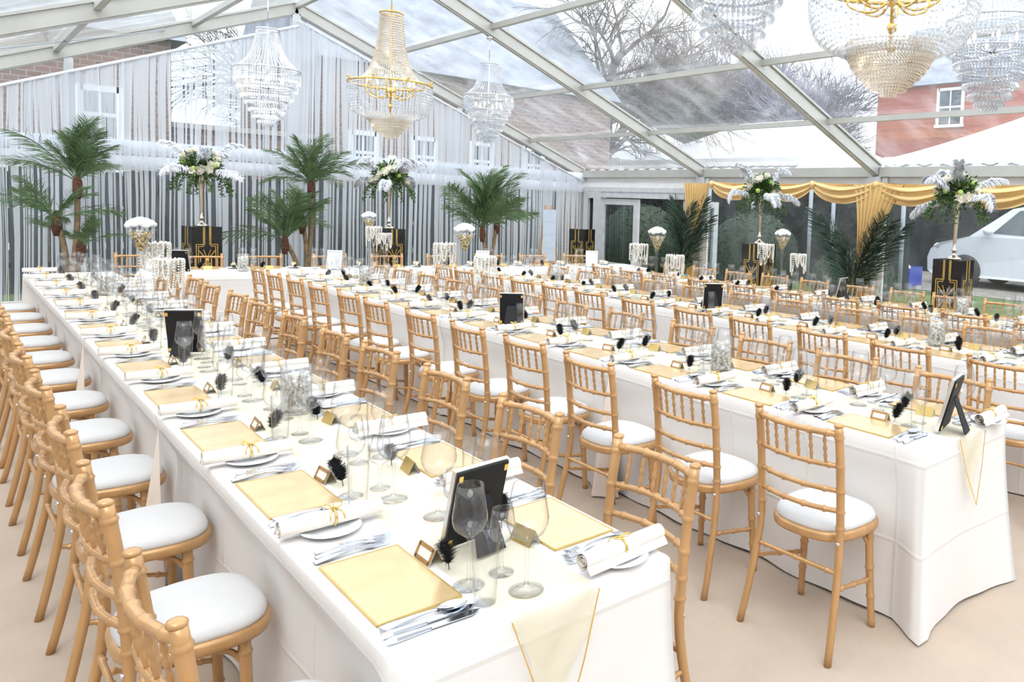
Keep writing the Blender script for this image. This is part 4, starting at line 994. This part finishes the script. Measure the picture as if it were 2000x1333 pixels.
# parked car
def car(x, y):
    o = tag(obj('parked_car', None, None, T(x, y, -.06, 0, 1.22)), 'white car parked outside the clear window wall', 'car')
    P = [(0, .32), (.02, .60), (-.06, .78), (-.28, .92), (-.95, 1.08), (-1.35, 1.36), (-1.78, 1.66), (-2.4, 1.80), (-3.4, 1.80), (-4.15, 1.66), (-4.45, 1.10), (-4.5, .45), (-4.3, .26), (-.15, .24)]
    def sl(t):
        out = []
        for (yy, z) in P:
            hw = .90-.14*max(0, (z-1.0)/.8)-.10*max(0, (yy+.35)/.4)
            out.append((t*hw, yy*(1-.02*abs(t)), z-(.03 if abs(t) > .9 else 0)))
        return out
    obj('body', MB().loft([sl(-1), sl(-.93), sl(-.4), sl(.4), sl(.93), sl(1)]).mesh('body', 'carpaint', False), o)
    def hwz(z): return .905-.14*max(0, (z-1.0)/.8)
    def win(pts, n):
        mb = MB()
        for s in (-1, 1):
            mb.add([(s*(hwz(z)+.004), yy, z) for yy, z in pts], [tuple(range(len(pts)))[::s]])
        obj(n, mb.mesh(n, 'tint'), o)
    win([(-1.42, 1.14), (-1.90, 1.60), (-2.55, 1.68), (-2.6, 1.10)], 'front_window'); win([(-2.68, 1.10), (-2.66, 1.68), (-3.55, 1.66), (-3.7, 1.12)], 'rear_window')
    ws = MB().add([(-.70, -1.02, 1.12), (.70, -1.02, 1.12), (.62, -1.72, 1.64), (-.62, -1.72, 1.64)], [(0, 1, 2, 3)]); obj('windscreen', ws.mesh('windscreen', 'tint'), o, (0, .015, .02))
    for yy in (-.85, -3.55):
        for s in (-1, 1):
            wm = Matrix.Translation((s*.82, yy, .33)) @ Matrix.Rotation(math.pi/2*s, 4, 'Y')
            w_ = obj('wheel', MB().lathe([(.20, .10), (.30, .11), (.34, .06), (.34, -.06), (.30, -.10), (0, -.10)], 22).mesh('wheel', 'tyre', True), o, wm)
            obj('hub', MB().lathe([(0, .085), (.08, .09), (.21, .075), (.215, .06)], 14).mesh('hub', 'silver', True), w_)
    for s in (-1, 1):
        obj('headlamp', MB().ball((s*.70, -.22, .80), .16, 10, 6, .55).mesh('headlamp', 'lamp', True), o)
        obj('wing_mirror', MB().ball((s*.98, -1.35, 1.18), .10, 8, 6, .8).mesh('wing_mirror', 'carpaint', True), o)
    obj('bumper_trim', MB().box(-.80, .80, -.05, .03, .30, .40).mesh('bumper_trim', 'tyre'), o)
    for s in (-1, 1): obj('door_gap', MB().box(s*.905-.003, s*.905+.003, -2.63, -2.61, .4, 1.1).mesh('door_gap', 'tyre'), o)
car(15.3, -3.45)
c = tag(obj('plastic_crate', None, None, T(13.1, -3.42, -.062, .2)), 'blue plastic crate standing on the gravel outside', 'crate')
cm = MB().box(-.5, .5, -.35, .35, 0, .03).box(-.5, -.47, -.35, .35, .03, .46).box(.47, .5, -.35, .35, .03, .46).box(-.47, .47, -.35, -.32, .03, .46).box(-.47, .47, .32, .35, .03, .46); obj('crate_body', cm.mesh('crate_body', 'crate'), c)
bm_ = MB()
for k in range(7): bm_.ball((rnd.uniform(-.25, .25), rnd.uniform(-.15, .15), .47+rnd.uniform(-.05, .05)), .13, 8, 6, .8)
tag(obj('plastic_bag', bm_.mesh('plastic_bag', 'bag', True), None, T(13.1, -3.42, -.062, .2)), 'crumpled white plastic bag in the blue crate', 'bag')

# neighbouring marquees
def marquee(x, y, hx, hy, ze, zr_, rl, label):
    o = tag(obj('marquee', None, None, (x, y, -.07)), label, 'marquee', 'neighbouring white marquees')
    def rf(u, v):   # hipped tent roof with a sagging profile
        a = 2*math.pi*u; cx = max(-1, min(1, 1.42*math.cos(a+math.pi/4))); sy = max(-1, min(1, 1.42*math.sin(a+math.pi/4))); t = v
        r = 1-t; return (cx*hx*r, sy*(hy*r+rl*t), ze+(zr_-ze)*(t**1.15))
    obj('roof', MB().grid(rf, 48, 10).mesh('roof', 'tentroof', True), o)
    wl = MB().box(-hx, hx, -hy, hy, 0, ze); obj('wall_sheet', wl.mesh('wall_sheet', 'tentroof'), o)
    obj('scalloped_valance', MB().grid(lambda u, v: (-hx-.05, lerp(-hy, hy, u), ze+.05-.25*v-.06*v*abs(math.sin(u*24*math.pi))), 96, 2).mesh('scalloped_valance', 'tentroof'), o)
marquee(19.2, 14.7, 3.6, 3.7, 3.6, 5.9, .2, 'white marquee with a peaked roof beyond the glass door')
marquee(19.2, 6.2, 3.8, 4.4, 3.45, 5.2, 1.6, 'broad low white marquee roof seen above the first window bay')
marquee(22.9, -4.2, 3.4, 5.4, 3.7, 5.35, 2.0, 'long white marquee roof seen above the parked car')

# brick buildings
def window_on(o, x, y, z, w, h, ny=-1, axis='y'):
    """sash window set on a wall; its frame stands proud, its panes sit in it"""
    def bx(u0, u1, d0, d1, z0, z1):
        if axis == 'y': return MB().box(x+u0, x+u1, min(y+ny*d0, y+ny*d1), max(y+ny*d0, y+ny*d1), z+z0, z+z1)
        return MB().box(min(x+ny*d0, x+ny*d1), max(x+ny*d0, x+ny*d1), y+u0, y+u1, z+z0, z+z1)
    m = MB()
    for a in ((-w/2-.07, -w/2+.05, 0, .08, -.07, h+.07), (w/2-.05, w/2+.07, 0, .08, -.07, h+.07), (-w/2, w/2, 0, .08, h-.05, h+.07), (-w/2-.1, w/2+.1, 0, .14, -.12, 0), (-w/2, w/2, .01, .06, h/2-.04, h/2+.04), (-.025, .025, .01, .05, 0, h)):
        t = bx(*a); m.add(t.v, t.f)
    f = obj('window', m.mesh('window', 'paintwhite'), o)
    for u0, u1 in ((-w/2+.05, -.025), (.025, w/2-.05)):
        for z0, z1 in ((0, h/2-.04), (h/2+.04, h-.05)): obj('pane', bx(u0, u1, .005, .02, z0, z1).mesh('pane', 'darkwindow'), f)
def house(x0, x1, y0, y1, h, roofz, brick, label, ridge='x'):
    o = tag(obj('brick_house', None, None, (0, 0, -.07)), label, 'building', 'brick buildings outside')
    obj('walls', MB().box(x0, x1, y0, y1, 0, h).mesh('walls', brick), o)
    g = .25; m = MB()
    if ridge == 'x':
        yc = (y0+y1)/2; m.add([(x0-g, y0-g, h-.05), (x1+g, y0-g, h-.05), (x1+g, yc, roofz), (x0-g, yc, roofz), (x1+g, y1+g, h-.05), (x0-g, y1+g, h-.05)], [(0, 1, 2, 3), (3, 2, 4, 5), (0, 3, 5), (1, 4, 2), (0, 5, 4, 1)])
    else:
        xc = (x0+x1)/2; m.add([(x0-g, y0-g, h-.05), (x0-g, y1+g, h-.05), (xc, y1+g, roofz), (xc, y0-g, roofz), (x1+g, y1+g, h-.05), (x1+g, y0-g, h-.05)], [(3, 2, 1, 0), (5, 4, 2, 3), (0, 5, 3), (1, 2, 4), (0, 1, 4, 5)])
    obj('roof', m.mesh('roof', 'slate'), o)
    obj('chimney', MB().box((x0+x1)/2-.5, (x0+x1)/2+.5, (y0+y1)/2-.4, (y0+y1)/2+.4, roofz-1.2, roofz+.9).mesh('chimney', brick), o)
    return o
b1 = house(-14, -.55, 6, 14, 4.85, 7.2, 'brick', 'tall red brick house behind the curtain at the palm corner', 'x')
for x in (-4.6, -1.75): window_on(b1, x, 6, 2.65, .62, 1.0)
for x in (-5.2, -3.1, -1.6): window_on(b1, x, 6, .6, .8, 1.4)
b2 = house(2.75, 11.5, 6.5, 14, 5.1, 8.6, 'brick', 'red brick house behind the curtain, beyond the second pedestal', 'x')
for x in (3.6, 5.2, 6.9, 8.6): window_on(b2, x, 6.5, 2.35, .62, .95)
for x in (3.6, 5.2, 6.9, 8.6): window_on(b2, x, 6.5, .4, .8, 1.3)
o = tag(obj('garden_wall', None, None, (0, 0, -.07)), 'brick garden wall closing the gap between the two brick houses', 'wall')
obj('wall_body', MB().box(-.5, 2.7, 7.2, 7.5, 0, 3.1).mesh('wall_body', 'brick'), o); obj('coping', MB().box(-.5, 2.7, 7.12, 7.58, 3.1, 3.22).mesh('coping', 'stone'), o)
b3 = house(26.8, 33.5, -9, 6.2, 7.5, 10.8, 'redbrick', 'bright red brick house beyond the white marquees', 'y')
for y in (-6.4, -2.2, 2.6): window_on(b3, 26.8, y, 5.7, 1.1, 1.5, -1, 'x')
fo = tag(obj('garden_fence', None, None, (0, 0, -.07)), 'dark close-boarded fence outside the gable curtain', 'fence')
for i in range(58):
    x = -6.9+.24*i; obj('fence_board', MB().box(x, x+.225, 2.6+(i % 2)*.02, 2.63+(i % 2)*.02, 0, 2.0+.03*math.sin(i*2.1)).mesh('fence_board', 'fence'), fo)
for z in (.4, 1.6): obj('fence_rail', MB().box(-6.9, 7.1, 2.66, 2.72, z, z+.09).mesh('fence_rail', 'fence'), fo)

# bare trees
def tree_meshes(seed, Ht, r0, spread, levels, droop, kids, rmin=.006):
    q = random.Random(seed); tr, tw = MB(), MB()
    def grow(p, d, L, r, lv):
        n = 5 if lv < 2 else 3; pts = [p]; dd = d.copy()
        for i in range(n):
            dd = (dd+Vector((q.gauss(0, .16), q.gauss(0, .16), q.gauss(.02, .12)-(droop if lv >= levels-1 else 0)))).normalized(); pts.append(pts[-1]+dd*L/n)
        rr = [lerp(r, r*.55, i/n) for i in range(n+1)]
        (tr if lv <= 1 else tw).tube(pts, rr, 7 if lv < 2 else 3, lv < 2)
        if lv >= levels: return
        for k in range(kids[lv]):
            t = q.uniform(.35, 1.0) if k else 1.0; i = min(n-1, int(t*n)); b = pts[i].lerp(pts[i+1], t*n-i if i < n else 1)
            ax = dd.orthogonal().normalized(); ax.rotate(Matrix.Rotation(q.uniform(0, 6.283), 3, dd)); nd = (dd+ax*q.uniform(.45, 1.0)*spread).normalized()
            grow(b, nd, L*q.uniform(.55, .8), max(rmin, r*.55*q.uniform(.7, 1)), lv+1)
    grow(Vector((0, 0, -.1)), Vector((0, 0, 1)), Ht*.33, r0, 0)
    return tr, tw
def tree(ms, x, y, rz, s, label, group, mat):
    o = tag(obj('bare_tree', None, None, T(x, y, -.07, rz, s)), label, 'tree', group)
    obj('trunk', ms[0], o); t = obj('twigs', ms[1], o); t['kind'] = 'stuff'
tm = tree_meshes(4, 13, .30, 1.05, 5, .12, [6, 6, 6, 5, 4]); BIG = (tm[0].mesh('trunk', 'bark', True), tm[1].mesh('twigs', 'bark'))
tree(BIG, 13.2, 9.1, 1.0, 1.15, 'big spreading bare tree rising above the roof near the door', 'bare garden trees', 'bark')
tree(BIG, 7.0, 17.5, 3.4, 1.0, 'bare tree behind the brick house beyond the second pedestal', 'bare garden trees', 'bark')
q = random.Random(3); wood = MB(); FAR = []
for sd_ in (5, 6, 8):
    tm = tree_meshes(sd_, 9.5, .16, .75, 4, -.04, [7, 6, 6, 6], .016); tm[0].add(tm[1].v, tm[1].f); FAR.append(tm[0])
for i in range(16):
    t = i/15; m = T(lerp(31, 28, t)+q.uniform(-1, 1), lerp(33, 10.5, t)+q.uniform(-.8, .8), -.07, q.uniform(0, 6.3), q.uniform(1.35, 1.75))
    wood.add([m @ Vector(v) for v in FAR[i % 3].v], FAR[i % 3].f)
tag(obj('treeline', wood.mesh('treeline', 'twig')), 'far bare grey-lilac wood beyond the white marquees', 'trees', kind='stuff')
